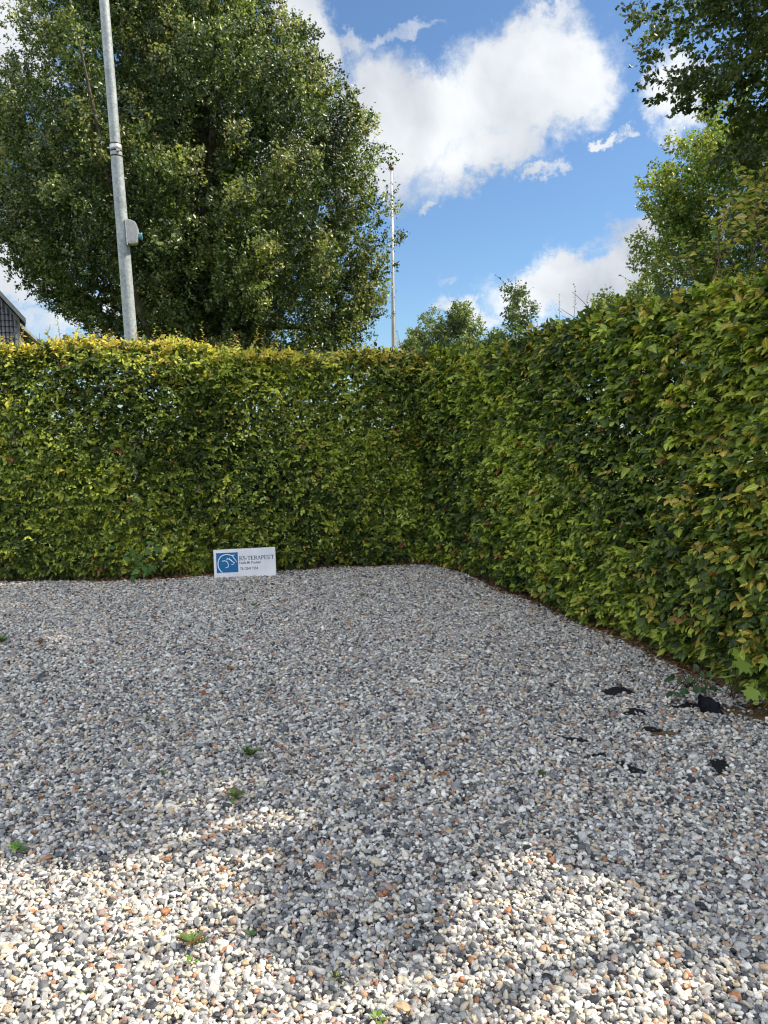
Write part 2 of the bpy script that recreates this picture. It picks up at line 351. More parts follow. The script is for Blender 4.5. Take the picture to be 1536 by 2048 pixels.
# stems and inner branches
def wob(p0, p1, k, amp):
    t = np.linspace(0, 1, k)[:, None]; q = p0 + (p1 - p0) * t; q[1:-1] += rng.normal(0, amp, (k - 2, 3)); return q
stem_me = [tubes('stem', [(wob(np.zeros(3), np.array([rng.normal(0, .06), rng.normal(0, .06), 2.2]), 8, .015), np.linspace(.024, .008, 8))] +
    [(wob(np.array([0, 0, .15 + .11 * j]), np.array([rng.normal(0, .25), rng.normal(0, .22), .5 + .11 * j]), 4, .01), [.008, .006, .004, .003]) for j in range(15)], M_bark, 7) for _ in range(4)]
def stems(co, parent, step, thick, u0=0):
    for j, u in enumerate(np.arange(u0 + .1, co.L, step)):
        p, T, O = co.frame(np.array([u])); q = p[0] - O[0][:2] * thick * .5
        o = link('stem', stem_me[j % 4], parent); o.location = Vector((float(q[0]), float(q[1]), -.03)) - parent.location; o.rotation_euler.z = rng.uniform(0, 6.28)
def face_twigs(co, H, n_, parent):
    u = rng.random(n_) * co.L; z = rng.random(n_) * H; p, T, O = co.frame(u); paths = []
    for i in range(n_):
        a0 = np.array([*p[i], z[i]]) - O[i] * .25; d = nrm(O[i] * 1.0 + T[i] * rng.normal(0, .5) + np.array([0, 0, rng.normal(.25, .4)])); L_ = rng.uniform(.22, .36)
        q = wob(a0, a0 + d * L_, 4, .012); paths.append((q, [.0042, .0032, .0024, .0014]))
    me = tubes('twigs', paths, M_twig, 4); local(me, parent); link('twigs', me, parent)
face_twigs(CB, HB, 900, back_h); face_twigs(CR, HR, 900, right_h)
stems(CB, back_h, .26, .8, 2.5); stems(CR, right_h, .26, .75)
# upright shoots above the clipped top
def shoot_mesh(L_, nl, size, cols, lean=.12, bare=0., bend=0.):
    r = rng; k = 7; t = np.linspace(0, 1, k)
    P = np.stack([lean * L_ * t ** 1.5 * 1.0 + bend * t ** 2, .5 * lean * L_ * t * r.normal(), L_ * t * (1 - .15 * abs(bend) * t)], -1) + np.concatenate([np.zeros((1, 3)), r.normal(0, .006, (k - 1, 3))])
    me1 = tubes('stem', [(P, np.linspace(.0035, .0012, k))], M_twig, 5)
    tt = bare + (1 - bare) * (np.arange(nl) + .6) / nl
    B = np.stack([np.interp(tt, t, P[:, i]) for i in range(3)], -1)
    ang = np.arange(nl) * 2.6 + r.normal(0, .4, nl)
    D = np.stack([np.cos(ang), np.sin(ang), r.uniform(.1, 1., nl)], -1); Nn = np.stack([-np.cos(ang) * .6, -np.sin(ang) * .6, np.ones(nl)], -1) + r.normal(0, .4, (nl, 3))
    S = size * r.uniform(.6, 1.1, nl) * (1.05 - .5 * tt); col = np.array([cols[r.integers(len(cols))] for _ in range(nl)]) * r.uniform(.8, 1.2, (nl, 1))
    return me1, leaves('leaves', B, D, Nn, S, col, m=M_hedge, curl=r.uniform(.3, 2, nl), uv=True)
YG = [(.26, .28, .05), (.38, .34, .08), (.42, .30, .14), (.16, .22, .04)]
YR = [(.17, .20, .05), (.30, .22, .07), (.38, .24, .12), (.12, .17, .04)]
GD = [(.05, .09, .04), (.08, .12, .05)]
PV = [shoot_mesh(L_, nl, .055, YG) for L_, nl in ((.16, 8), (.2, 11), (.25, 13), (.3, 14), (.13, 7), (.22, 9))]
PR_ = [shoot_mesh(L_, nl, .06, YR) for L_, nl in ((.2, 10), (.28, 13), (.36, 16), (.45, 18), (.16, 8), (.3, 12))]
def put_shoot(pair, parent, loc, rz, s=1., tilt=0.):
    o = link('shoot', pair[0], parent); o.location = Vector([float(v) for v in loc]) - parent.location; o.rotation_euler = (tilt, 0, rz); o.scale = (s, s, s)
    link('leaves', pair[1], o)
for j in range(96):
    u = 4.0 + (CB.L - 4.0) * (j + rng.random()) / 96; p, T, O = CB.frame(np.array([u])); q = p[0] - O[0][:2] * rng.uniform(.1, .7)
    put_shoot(PV[rng.integers(6)], back_h, (q[0], q[1], HB - .03), rng.uniform(0, 6.28), rng.uniform(.7, 1.25), rng.normal(0, .15))
for j in range(72):
    u = .2 + (CR.L - .3) * (j + rng.random()) / 72; p, T, O = CR.frame(np.array([u])); q = p[0] - O[0][:2] * rng.uniform(.1, .65)
    put_shoot(PR_[rng.integers(6)], right_h, (q[0], q[1], HR - .08), rng.uniform(0, 6.28), rng.uniform(.5, 1.) * (1.25 if u > 4.2 else .8), rng.normal(0, .18))
# the few long ones the photo shows standing clear of the top
LG = [shoot_mesh(.5, 12, .055, GD, .1, .35, -.32), shoot_mesh(.55, 22, .04, GD + YG[3:], .03, .1), shoot_mesh(.5, 15, .05, GD + YR[:1], .15, .25, -.1)]
for (px, py, y, v, rz, s) in [(1040, 655, 8.0, 0, 0, 1.), (1030, 650, 8.3, 1, 1, .8), (1148, 650, 6.6, 2, 0, .6), (1172, 655, 6.3, 2, 2.4, .5), (1120, 655, 6.9, 2, 4., .5), (960, 665, 8.8, 1, 0, .35)]:
    put_shoot(LG[v], right_h, at(px, py - 12, y), rz, s * 1.0)
def branchy(Ln_, nb, size, cols):
    """taller shoot that forks into a few leafy side twigs"""
    k = 8; t = np.linspace(0, 1, k); P = np.stack([.1 * t + .05 * np.sin(t * 5), .03 * np.sin(t * 4), Ln_ * t], -1); paths = [(P, np.linspace(.005, .0014, k))]; B, D = [], []
    for i in range(nb):
        f = .15 + .8 * i / nb; b_ = np.array([np.interp(f, t, P[:, c]) for c in range(3)]); a_ = i * 2.4 + rng.normal(0, .3); L2 = rng.uniform(.14, .3) * (1.15 - f * .6)
        e_ = b_ + np.array([math.cos(a_), math.sin(a_), rng.uniform(.3, 1.)]) * L2; q = wob(b_, e_, 4, .006); paths.append((q, [.0026, .002, .0015, .001]))
        for m_ in range(6):
            g_ = (m_ + 1) / 6 * 3; B.append([np.interp(g_, np.arange(4), q[:, c]) for c in range(3)]); sg = 1 if m_ % 2 else -1
            D.append(nrm(e_ - b_) * .7 + np.array([-math.sin(a_) * sg, math.cos(a_) * sg, -.15]) + rng.normal(0, .15, 3))
    B, D = np.array(B), np.array(D); n_ = len(B); Nn = np.array([0, 0, 1.]) + rng.normal(0, .45, (n_, 3)); col = np.array(cols)[rng.integers(0, len(cols), n_)] * rng.uniform(.75, 1.2, (n_, 1))
    return tubes('stem', paths, M_twig, 5), leaves('leaves', B, D, Nn, size * rng.uniform(.6, 1.15, n_), col, m=M_hedge, curl=rng.uniform(.3, 2., n_), uv=True)
YB = [(.28, .34, .07), (.38, .40, .09), (.48, .42, .10), (.20, .28, .06), (.42, .32, .13)]
BR = [branchy(.5, 8, .06, YB), branchy(.65, 11, .065, YB), branchy(.38, 6, .055, YB)]
for (px, py, y, v, s, rz) in [(1500, 520, 4.6, 1, .8, .2), (1440, 545, 4.9, 0, .8, 1), (1530, 500, 4.5, 1, .9, 1.6), (1470, 530, 5.3, 1, .8, 2.5), (1400, 575, 5.2, 2, .9, 3), (1350, 590, 5.5, 2, .9, 4), (1515, 540, 4.2, 0, .9, 5), (1425, 560, 4.5, 2, 1., .5), (1290, 610, 5.7, 2, .7, 2)]:
    put_shoot(BR[v], right_h, at(px, py, y), rz, s)

# ------------------------------------------------------------------ trees
def tree(name, label, base, prof, n_cl, n_lf, size, cols, upright=1., trunk_r=.3, seed=1, cl_len=(.8, 1.6), cl_w=(.22, .42), inner=.25, filt_shade=False,
         group='trees standing beyond the hedges', droop=0., T=TB, Tf=TBf, squash=1., limbs=26, gap=None, lean=None, clamp=0):
    """prof: list of (height, radius); crown built of pointed leafy plumes that ride on limbs"""
    r = np.random.default_rng(seed); prof = np.array(prof, float)
    root = empty(name, (*base, 0)); tag(root, label, 'tree', group)
    z0, z1 = prof[0, 0], prof[-1, 0]
    zg = np.linspace(z0, z1, 60); rg = np.interp(zg, prof[:, 0], prof[:, 1]); cdf = np.cumsum(rg); cdf /= cdf[-1]
    zc = np.interp(r.random(n_cl), cdf, zg); ph = r.random(n_cl) * 2 * math.pi
    Rz = np.interp(zc, prof[:, 0], prof[:, 1])
    fr = np.where(r.random(n_cl) < inner, r.uniform(.1, .6, n_cl), r.uniform(.62, 1.0, n_cl))
    out = np.stack([np.cos(ph), np.sin(ph), 0 * ph], -1); ctr = np.interp(zc, [q[0] for q in lean], [q[1] for q in lean]) if lean else 0 * zc
    low = np.clip((zc - z0) / (z1 - z0) * 2.2, 0, 1)
    upv = (upright * (.25 + .75 * low) - droop)[:, None]
    ax = nrm(out * .75 + np.array([0, 0, 1.]) * upv + r.normal(0, .2, (n_cl, 3)))
    Ln = r.uniform(*cl_len, n_cl); Wd = r.uniform(*cl_w, n_cl)
    tip = out * (Rz * fr)[:, None]; tip[:, 2] = zc; tip[:, 0] += ctr; org = tip - ax * Ln[:, None] * .55
    if gap is not None:
        k = gap(org + ax * Ln[:, None] * .5 + np.array([*base, 0])); org, ax, Ln, Wd, out, fr = (q[k] for q in (org, ax, Ln, Wd, out, fr)); n_cl = len(org)
    # leaves spread in twigs over each plume
    per = n_lf // n_cl; ntw = max(6, per // 14); nlt = per // ntw
    ci = np.repeat(np.arange(n_cl), ntw); n2 = len(ci)
    t = r.random(n2) ** .85; taper = np.minimum(t / .18, 1) ** .6 * (1.04 - t) ** .75 if upright > 1 else np.sin(np.clip(t * .92 + .06, 0, 1) * math.pi) ** .6 * (1 - .45 * t)
    rv = nrm(r.normal(0, 1, (n2, 3))); rv -= (rv * ax[ci]).sum(1, keepdims=True) * ax[ci]; rv = nrm(rv); rv[:, 2] *= squash
    tb = org[ci] + ax[ci] * (t * Ln[ci])[:, None] + rv * (Wd[ci] * taper * r.uniform(.15, 1, n2) ** .45)[:, None]
    td = nrm(ax[ci] * .8 + rv * .7 + r.normal(0, .25, (n2, 3)) - np.array([0, 0, .3 * droop]))
    li = np.repeat(np.arange(n2), nlt); n3 = len(li)
    P = tb[li] + td[li] * (r.random(n3) * .24)[:, None] * (size / .07) + r.normal(0, .022 * size / .07, (n3, 3))
    D = nrm(td[li] * .5 + r.normal(0, .6, (n3, 3)) - np.array([0, 0, .25]))
    Nn = nrm(rv[li] * .85 + np.array([0, 0, .6]) + out[ci][li] * .35 + r.normal(0, .4, (n3, 3)))
    S = size * r.lognormal(0, .2, n3)
    c0, c1, c2 = (np.array(c) for c in cols[:3])
    tone = np.clip(r.normal(.45, .2, n_cl)[ci][li] + .35 * (t[li] - .4) + r.normal(0, .22, n3), 0, 1)[:, None]  # plume bases darker, tips paler: gap shade and sunlit ends put into the colour
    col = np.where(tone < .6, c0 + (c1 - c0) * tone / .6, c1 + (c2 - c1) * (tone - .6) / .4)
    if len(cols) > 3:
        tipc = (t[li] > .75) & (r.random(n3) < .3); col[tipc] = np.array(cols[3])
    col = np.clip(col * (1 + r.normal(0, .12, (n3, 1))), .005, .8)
    arr = [P, D, Nn, S, col]
    if clamp:   # keeps stray sprays inside the tree's own outline, which stays ragged
        cx = np.interp(P[:, 2], [q[0] for q in lean], [q[1] for q in lean]); an = np.arctan2(P[:, 1], P[:, 0] - cx); rr_ = np.hypot(P[:, 0] - cx, P[:, 1])
        lim = np.interp(P[:, 2], prof[:, 0], prof[:, 1]) * (.955 + clamp * np.sin(an * 9 + P[:, 2] * 5) + clamp * np.sin(an * 17 - P[:, 2] * 8) + r.normal(0, .025, n3))
        arr = filt(arr, (rr_ < lim) & (P[:, 2] > z0 - .15 + .15 * np.sin(an * 7)))
    if filt_shade: arr = filt(arr, shade_keep(arr[0] + np.array([*base, 0])))
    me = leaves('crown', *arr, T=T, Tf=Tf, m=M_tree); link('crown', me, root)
    # trunk, limbs
    top = z0 + (z1 - z0) * .8
    tr = wob(np.array([0, 0, -.05]), np.array([r.normal(0, .15), r.normal(0, .15), top]), 9, .05); rr = trunk_r * np.array([1.25, .98, .9, .8, .68, .55, .42, .28, .12])
    link('trunk', tubes('trunk', [(tr, rr)], M_bark, 14), root)
    for j in range(limbs):
        i = r.integers(n_cl); f = r.uniform(.12, .75); b0 = np.array([np.interp(f * top, tr[:, 2], tr[:, q]) for q in range(2)] + [f * top])
        e = org[i] + ax[i] * Ln[i] * .7
        if e[2] < b0[2] + .2: b0[2] = max(z0 * .6, e[2] - r.uniform(.5, 1.5))
        midp = b0 + (e - b0) * .5; midp[:2] += (e - b0)[:2] * .15; midp[2] -= .12 * np.linalg.norm(e - b0)
        q = np.array([b0, b0 * .6 + midp * .4, midp, midp * .45 + e * .55, e]); q[1:4] += r.normal(0, .05, (3, 3))
        lr = trunk_r * .3
        paths = [(q, [lr, lr * .75, lr * .5, lr * .3, lr * .12])]
        for s_ in range(4):
            k0 = r.uniform(.4, .9); bq = np.array([np.interp(k0 * 4, np.arange(5), q[:, d_]) for d_ in range(3)])
            paths.append((wob(bq, bq + nrm(r.normal(0, .5, 3) + np.array([0, 0, 1.])) * r.uniform(.4, .9), 4, .03), [lr * .25, lr * .18, lr * .1, lr * .05]))
        link('limb', tubes('limb', paths, M_bark, 6), root)
    return root
TQ = np.array([[0, 0, 0], [-.3, .45, .09], [.3, .45, .09], [0, 1., -.05]]); TQf = [np.array([[0, 3, 1], [0, 2, 3]])]
tree('hornbeam_tree', 'huge dense dark green hornbeam tree filling the upper left behind the grey lamp post', (-3.55, 15.2),
     [(2.7, 2.2), (3.4, 2.66), (3.75, 3.1), (4.3, 3.7), (5.07, 3.8), (5.8, 3.85), (6.6, 3.8), (7.46, 3.6), (7.9, 3.25), (8.75, 2.8), (9.5, 2.4), (10.3, 1.6), (11., .5)], 520, 800000, .056,
     [(.014, .032, .011), (.075, .115, .032), (.28, .32, .12), (.38, .36, .16)], upright=1.9, trunk_r=.36, seed=21, limbs=22, inner=.36, cl_len=(1.3, 2.5), cl_w=(.26, .5), T=TQ, Tf=TQf, clamp=.05, lean=[(3.4, .66), (3.75, .4), (4.3, .1), (5.1, 0), (5.8, -.1), (7.46, -.2), (7.9, -.35), (8.75, -.4), (9.5, -.54)])  # near-black to pale leaf tones carry dark gaps and sunlit plumes
tree('beech_tree', 'dark overhanging tree with large leaves at the upper right, above the yellowing hedge', (6.3, 7.4),
     [(3.8, 1.4), (4.4, 2.6), (5.2, 3.3), (6.4, 3.5), (8, 3.3), (9.8, 2.8), (11.4, 1.9), (12.4, .5)], 620, 360000, .06,
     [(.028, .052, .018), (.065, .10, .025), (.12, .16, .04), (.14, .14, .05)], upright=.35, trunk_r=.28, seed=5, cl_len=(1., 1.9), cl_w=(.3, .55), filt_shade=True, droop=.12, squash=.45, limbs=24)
tree('field_maple', 'lighter green tree with small leaves right of the open sky, standing behind the right hedge', (6.85, 12.9),
     [(1.6, 2.0), (2.4, 3.0), (3.4, 3.2), (4.6, 2.9), (5.8, 2.1), (6.8, 1.3), (7.5, .4)], 340, 330000, .052,
     [(.055, .10, .025), (.18, .26, .055), (.34, .41, .08), (.42, .38, .10)], upright=.8, trunk_r=.16, seed=9, cl_len=(.7, 1.4), cl_w=(.2, .36), limbs=20)
tree('apple_tree', 'small rounded bright green tree showing over the hedge corner, right of the white flagpole', (1.85, 20.5),
     [(1.6, 1.3), (2.6, 1.8), (3.4, 1.6), (4.1, 1.05), (4.6, .35)], 130, 100000, .06,
     [(.06, .10, .035), (.15, .20, .07), (.28, .31, .13)], upright=1.1, trunk_r=.12, seed=14, cl_len=(.5, 1.), cl_w=(.16, .28), limbs=12)
tree('shrub_tree', 'leggy bush with upright twigs between the small rounded tree and the right hedge', (3.1, 18.2),
     [(1.6, .9), (2.8, 1.1), (3.8, .8), (4.7, .2)], 46, 20000, .06,
     [(.04, .075, .025), (.08, .13, .035), (.16, .2, .06)], upright=1.6, trunk_r=.07, seed=31, cl_len=(.6, 1.3), cl_w=(.1, .2), limbs=8)
tree('shade_tree', 'unseen leafy tree added beyond the right edge, its crown shaped to dapple the near gravel', (6.5, 3.6),  # tree out of view, put in to shade the near gravel
     [(3.3, 1.6), (4.2, 2.6), (5.4, 3.1), (7, 3.1), (8.8, 2.6), (10.2, 1.5), (11, .4)], 330, 110000, .1,
     [(.03, .06, .018), (.06, .10, .025), (.10, .14, .035)], upright=.4, trunk_r=.22, seed=41, filt_shade=True, squash=.5, limbs=12)

# ------------------------------------------------------------------ lamp post
def lathe(name, prof, m, seg=28, cap=True):
    V, F = [], []
    for (r_, z) in prof:
        for k in range(seg):
            t = 2 * math.pi * k / seg; V.append((r_ * math.cos(t), r_ * math.sin(t), z))
    for i in range(len(prof) - 1):
        for k in range(seg):
            k2 = (k + 1) % seg; F.append((i * seg + k, i * seg + k2, (i + 1) * seg + k2, (i + 1) * seg + k))
    me = bpy.data.meshes.new(name)
    if cap: F.append(tuple(range(seg))[::-1]); F.append(tuple((len(prof) - 1) * seg + k for k in range(seg)))
    me.from_pydata(V, [], F); me.materials.append(m)
    for p in me.polygons: p.use_smooth = len(p.vertices) == 4
    return me
def box_me(name, lo, hi, m, bev=.0):
    bm = bmesh.new(); bmesh.ops.create_cube(bm, size=1)
    for v in bm.verts: v.co = Vector([lo[i] + (v.co[i] + .5) * (hi[i] - lo[i]) for i in range(3)])
    if bev: bmesh.ops.bevel(bm, geom=bm.edges[:], offset=bev, segments=2, affect='EDGES')
    me = bpy.data.meshes.new(name); bm.to_mesh(me); bm.free(); me.materials.append(m); return me
def prism(name, poly, d0, d1, m, bev=0., plane='XZ'):
    bm = bmesh.new(); f = bm.faces.new([bm.verts.new((p[0], d0, p[1]) if plane == 'XZ' else (p[0], p[1], d0)) for p in poly])
    r_ = bmesh.ops.extrude_face_region(bm, geom=[f]); vs = [v for v in r_['geom'] if isinstance(v, bmesh.types.BMVert)]
    bmesh.ops.translate(bm, verts=vs, vec=(0, d1 - d0, 0) if plane == 'XZ' else (0, 0, d1 - d0)); bmesh.ops.recalc_face_normals(bm, faces=bm.faces[:])
    if bev: bmesh.ops.bevel(bm, geom=bm.edges[:], offset=bev, segments=2, affect='EDGES')
    me = bpy.data.meshes.new(name); bm.to_mesh(me); bm.free(); me.materials.append(m); return me
M_galv = mat('galvanised_steel', rough=.55, metal=.1, spec=.5)
t = M_galv.node_tree; b = t.nodes['Principled BSDF']; tcn = nd(t, 'ShaderNodeTexCoord')
vo = nd(t, 'ShaderNodeTexVoronoi'); vo.inputs['Scale'].default_value = 45; t.links.new(tcn.outputs['Object'], vo.inputs['Vector'])
no = nd(t, 'ShaderNodeTexNoise'); no.inputs['Scale'].default_value = 3; no.inputs['Detail'].default_value = 8; t.links.new(tcn.outputs['Object'], no.inputs['Vector'])
sm = math_n(t, 'ADD', math_n(t, 'MULTIPLY', vo.outputs['Color'], .35), math_n(t, 'MULTIPLY', no.outputs['Fac'], .8))
rp = nd(t, 'ShaderNodeValToRGB'); rp.color_ramp.elements[0].position = .3; rp.color_ramp.elements[0].color = (.13, .155, .175, 1); rp.color_ramp.elements[1].position = .85; rp.color_ramp.elements[1].color = (.37, .41, .43, 1)
t.links.new(sm, rp.inputs[0]); t.links.new(rp.outputs[0], b.inputs['Base Color'])
M_black = mat('black_rubber', (.02, .02, .022), .6)
M_steel = noisy(mat('clamp_steel', rough=.4, metal=.5), (.3, .3, .32), (.55, .54, .55), 30)
M_boxg = noisy(mat('grey_enclosure', rough=.5), (.27, .28, .31), (.33, .34, .37), 20)
M_rim = mat('pale_enclosure_rim', (.40, .40, .37), .5)
M_blue = mat('blue_plastic', (.08, .22, .28), .4)
Y_L = 9.6
b0, b1 = at(262, 675, Y_L), at(208, 0, Y_L); dirp = (b1 - b0) / (b1[2] - b0[2])
foot = b0 - dirp * b0[2]
lamp = empty('lamp_post', foot)
tag(lamp, 'tall leaning galvanised grey lamp post rising behind the hedge in front of the big tree', 'lamp post')
lean = math.atan(dirp[0]); lamp.rotation_euler = (0, lean, 0)
zb = (at(230, 294, Y_L)[2] - 0) / math.cos(lean)
link('shaft', lathe('shaft', [(.088, -.05), (.0845, .6), (.077, 2.4), (.0715, 4.0), (.069, zb - .10), (.0685, zb - .012), (.064, zb)], M_galv, 36, False), lamp)
link('upper_shaft', lathe('upper_shaft', [(.0605, zb - .1), (.060, zb), (.0545, 7.2), (.050, 8.6), (.045, 9.8)], M_galv, 36), lamp)
for dz, rr_ in ((.03, .0665), (-.05, .0725), (-.11, .0725)):
    c_ = link('clamp_band', lathe('clamp_band', [(rr_ - .004, zb + dz - .008), (rr_, zb + dz - .008), (rr_, zb + dz + .008), (rr_ - .004, zb + dz + .008)], M_black, 32, False), lamp)
link('collar', lathe('collar', [(.066, zb - .045), (.0705, zb - .043), (.0705, zb + .02), (.062, zb + .022)], M_steel, 32, False), lamp)
bl = link('band_buckle', box_me('band_buckle', (.03, -.088, zb - .075), (.062, -.05, zb - .052), M_steel, .003), lamp)
link('clamp_bolt', box_me('clamp_bolt', (-.095, -.03, zb - .02), (-.06, -.012, zb - .004), M_steel, .003), lamp)
head = link('lamp_head', prism('lamp_head', [(-.06, 9.74), (.1, 9.80), (.55, 9.86), (.75, 9.90), (.72, 9.97), (.3, 10.0), (-.03, 9.93)], -.13, .13, M_boxg, .02), lamp)
zx = at(262, 468, Y_L)[2] / math.cos(lean)
eb = link('socket_box', prism('socket_box', [(.0, .15), (.04, .150), (.108, .118), (.128, .055), (.122, -.07), (.108, -.13), (.02, -.14), (.0, -.12)], -.062, .05, M_rim, .008), lamp)
eb.location = (.068, -.03, zx); eb.rotation_euler = (0, 0, R(12))
link('cover', prism('cover', [(.024, .132), (.04, .134), (.1, .106), (.116, .052), (.111, -.065), (.1, -.108), (.024, -.112)], -.0665, -.0605, M_boxg, .0015), eb)
link('back_plate', box_me('back_plate', (-.014, -.05, -.15), (.001, .05, .16), M_steel, .003), eb)
sk = link('socket_outlet', lathe('socket_outlet', [(.0, -.012), (.036, -.012), (.04, -.004), (.04, .034), (.044, .036), (.044, .046), (.03, .048), (.028, .03), (0., .03)], M_blue, 24, False), eb)
sk.location = (.122, -.005, -.035); sk.rotation_euler = (0, R(97), 0)
link('rivet', lathe('rivet', [(.012, 0), (.01, .012), (.0, .014)], M_steel, 10), lamp).location = (-.079, -.02, zx - .62)

# ------------------------------------------------------------------ flagpole
Y_F = 20.5; f0, f1 = at(787, 700, Y_F), at(783, 336, Y_F); dp = (f1 - f0) / (f1[2] - f0[2]); ff = f0 - dp * f0[2]
flag = empty('flagpole', ff, (0, math.atan(dp[0]), 0)); tag(flag, 'slim white flagpole with a reddish brown knob on top, standing right of the big tree', 'flagpole')
M_white = noisy(mat('white_fibreglass', rough=.35), (.36, .37, .38), (.48, .48, .48), 4)
ht = f1[2]
link('pole', lathe('pole', [(.062, -.05), (.058, 1), (.045, ht * .6), (.030, ht - .05)], M_white, 20), flag)
link('knob', lathe('knob', [(.0, ht - .05), (.05, ht - .045), (.062, ht - .01), (.056, ht + .02), (.035, ht + .055), (0, ht + .062)], noisy(mat('knob_paint', rough=.4), (.11, .045, .04), (.16, .06, .05), 10), 20, False), flag)
link('halyard', tubes('halyard', [([(.085, -.02, 1.2), (.075, -.02, 3), (.06, -.02, 5.5), (.045, -.01, ht - .06)], [.004] * 4)], M_white, 5), flag)
link('cleat', box_me('cleat', (.05, -.02, 1.15), (.1, .02, 1.25), M_boxg, .004), flag)

# ------------------------------------------------------------------ far house with a tile-hung gable
M_tile = noisy(mat('glazed_black_tile', rough=.3, spec=.6), (.035, .035, .045), (.075, .07, .085), 3)
M_fascia = noisy(mat('dark_fascia', rough=.5), (.05, .06, .065), (.08, .09, .095), 3)
M_brick = noisy(mat('pale_render', rough=.8), (.42, .38, .33), (.5, .46, .4), 5)
Y_H = 45.; cr = at(39, 634, Y_H); pk = at(0, 590, Y_H); sl = (pk[2] - cr[2]) / (cr[0] - pk[0])
hyaw = math.atan2(-cr[0], cr[1]); house = empty('tiled_house', (cr[0] - 5 * math.cos(hyaw), Y_H - 5 * math.sin(hyaw), 0), (0, 0, hyaw)); tag(house, 'house with a black tile-hung gable peeping over the hedge at the left edge', 'house')
ez = cr[2]; hw = 5.0; rz_ = ez + hw * sl
def hl(name, me, parent=house): return link(name, me, parent)
hl('wall', prism('wall', [(-hw, 0), (hw, 0), (hw, ez - .1), (0, rz_ - .15), (-hw, ez - .1)], .0, 9., M_fascia))
V, F = [], []
tw_, th_ = .21, .34
nrow = int((rz_ - 3.) / th_)
for rI in range(nrow):
    z = 3. + rI * th_
    for cI in range(int(2 * hw / tw_)):
        x = -hw + (cI + .5) * tw_
        lim = rz_ - .2 - abs(x) * sl
        if z + th_ * .9 > lim: continue
        o = len(V)
        for (dx, dy) in ((-.5, -.02), (-.28, -.075), (0, -.09), (.28, -.06), (.5, -.02)):
            V.append((x + dx * tw_ * .97, dy - .08, z)); V.append((x + dx * tw_ * .97, dy, z + th_ * 1.03))
            V.append((x + dx * tw_ * .97, -.002, z))
        for k in range(4):
            a_ = o + 3 * k; F.append((a_, a_ + 3, a_ + 4, a_ + 1)); F.append((a_ + 2, a_ + 5, a_ + 3, a_))
me = bpy.data.meshes.new('gable_tiles'); me.from_pydata(V, [], F); me.materials.append(M_tile); hl('gable_tiles', me)
for sgn in (-1, 1):
    rf = hl('roof', prism('roof', [(sgn * (hw + .3), ez - .3 * sl), (sgn * (hw + .3), ez - .3 * sl + .22), (0, rz_ + .22), (0, rz_)], -.35, 9.3, M_tile))
    hl('verge_board', prism('verge_board', [(sgn * (hw + .32), ez - .32 * sl - .06), (sgn * (hw + .32), ez - .32 * sl + .26), (0, rz_ + .28), (0, rz_ - .04)], -.4, -.352, M_fascia), rf)
hl('lean_to_roof', prism('lean_to_roof', [(hw + .01, ez - .5), (hw + .01, ez - .3), (hw + 2.2, ez - 2.5), (hw + 2.2, ez - 2.7)], 0., 8., M_boxg))
hl('window', box_me('window', (1.4, -.14, 1.0), (2.8, -.02, 2.3), M_white, .02)); hl('chimney', box_me('chimney', (-.4, 3, rz_ - .3), (.4, 3.7, rz_ + 1.), M_brick, .02))

# ------------------------------------------------------------------ sign
sl_, sr_ = ground(429, 1158), ground(553, 1153)
yaw = math.atan2(sr_[1] - sl_[1], sr_[0] - sl_[0]); SW = float(np.linalg.norm(sr_ - sl_)); SH = .325
sign = empty('notice_board', (sl_ + sr_) / 2 + np.array([0, .0, -.012]), (R(-9), R(-1.0), yaw))
tag(sign, 'small white sign with a blue horse logo leaning against the foot of the back hedge', 'sign')
M_panel = noisy(mat('white_sign_panel', rough=.35), (.60, .61, .66), (.70, .71, .74), 6)
M_logo = mat('logo_blue', (.003, .115, .30), .5, 0, .25); M_lw = mat('logo_pale_line', (.62, .72, .80), .4); M_ink = mat('sign_ink', (.03, .045, .09), .5)
link('panel', box_me('panel', (-SW / 2, 0, 0), (SW / 2, .012, SH), M_panel, .002), sign)
LS, LX, LZ = SW * 43 / 124, -SW / 2 + SW * 5 / 124, SH * .24
link('logo_square', box_me('logo_square', (LX, -.0015, LZ), (LX + LS, .001, LZ + LS * .93), M_logo), sign)
def strokes(name, lines, wd, y, m, sc, ox, oz):
    V, F = [], []
    for pts, w0, w1 in lines:
        P = np.array(pts, float); Tn = nrm(np.gradient(P, axis=0)); Nn = np.stack([-Tn[:, 1], Tn[:, 0]], -1); k = len(P); tt = np.linspace(0, 1, k)
        wv = wd * (w0 + (w1 - w0) * tt) * .5; o = len(V)
        for i in range(k):
            for s_ in (-1, 1):
                q = P[i] + s_ * Nn[i] * wv[i]; V.append((ox + q[0] * sc[0], y, oz + q[1] * sc[1]))
        for i in range(k - 1): F.append((o + 2 * i, o + 2 * i + 1, o + 2 * i + 3, o + 2 * i + 2))
    me = bpy.data.meshes.new(name); me.from_pydata(V, [], F)
    bm = bmesh.new(); bm.from_mesh(me)
    for f in bm.faces:
        f.normal_update()
        if f.normal.y > 0: f.normal_flip()
    bm.to_mesh(me); bm.free(); me.materials.append(m); return me
def lg(pts): return [((x - 190) / 1110, (1270 - y) / 1020) for x, y in pts]
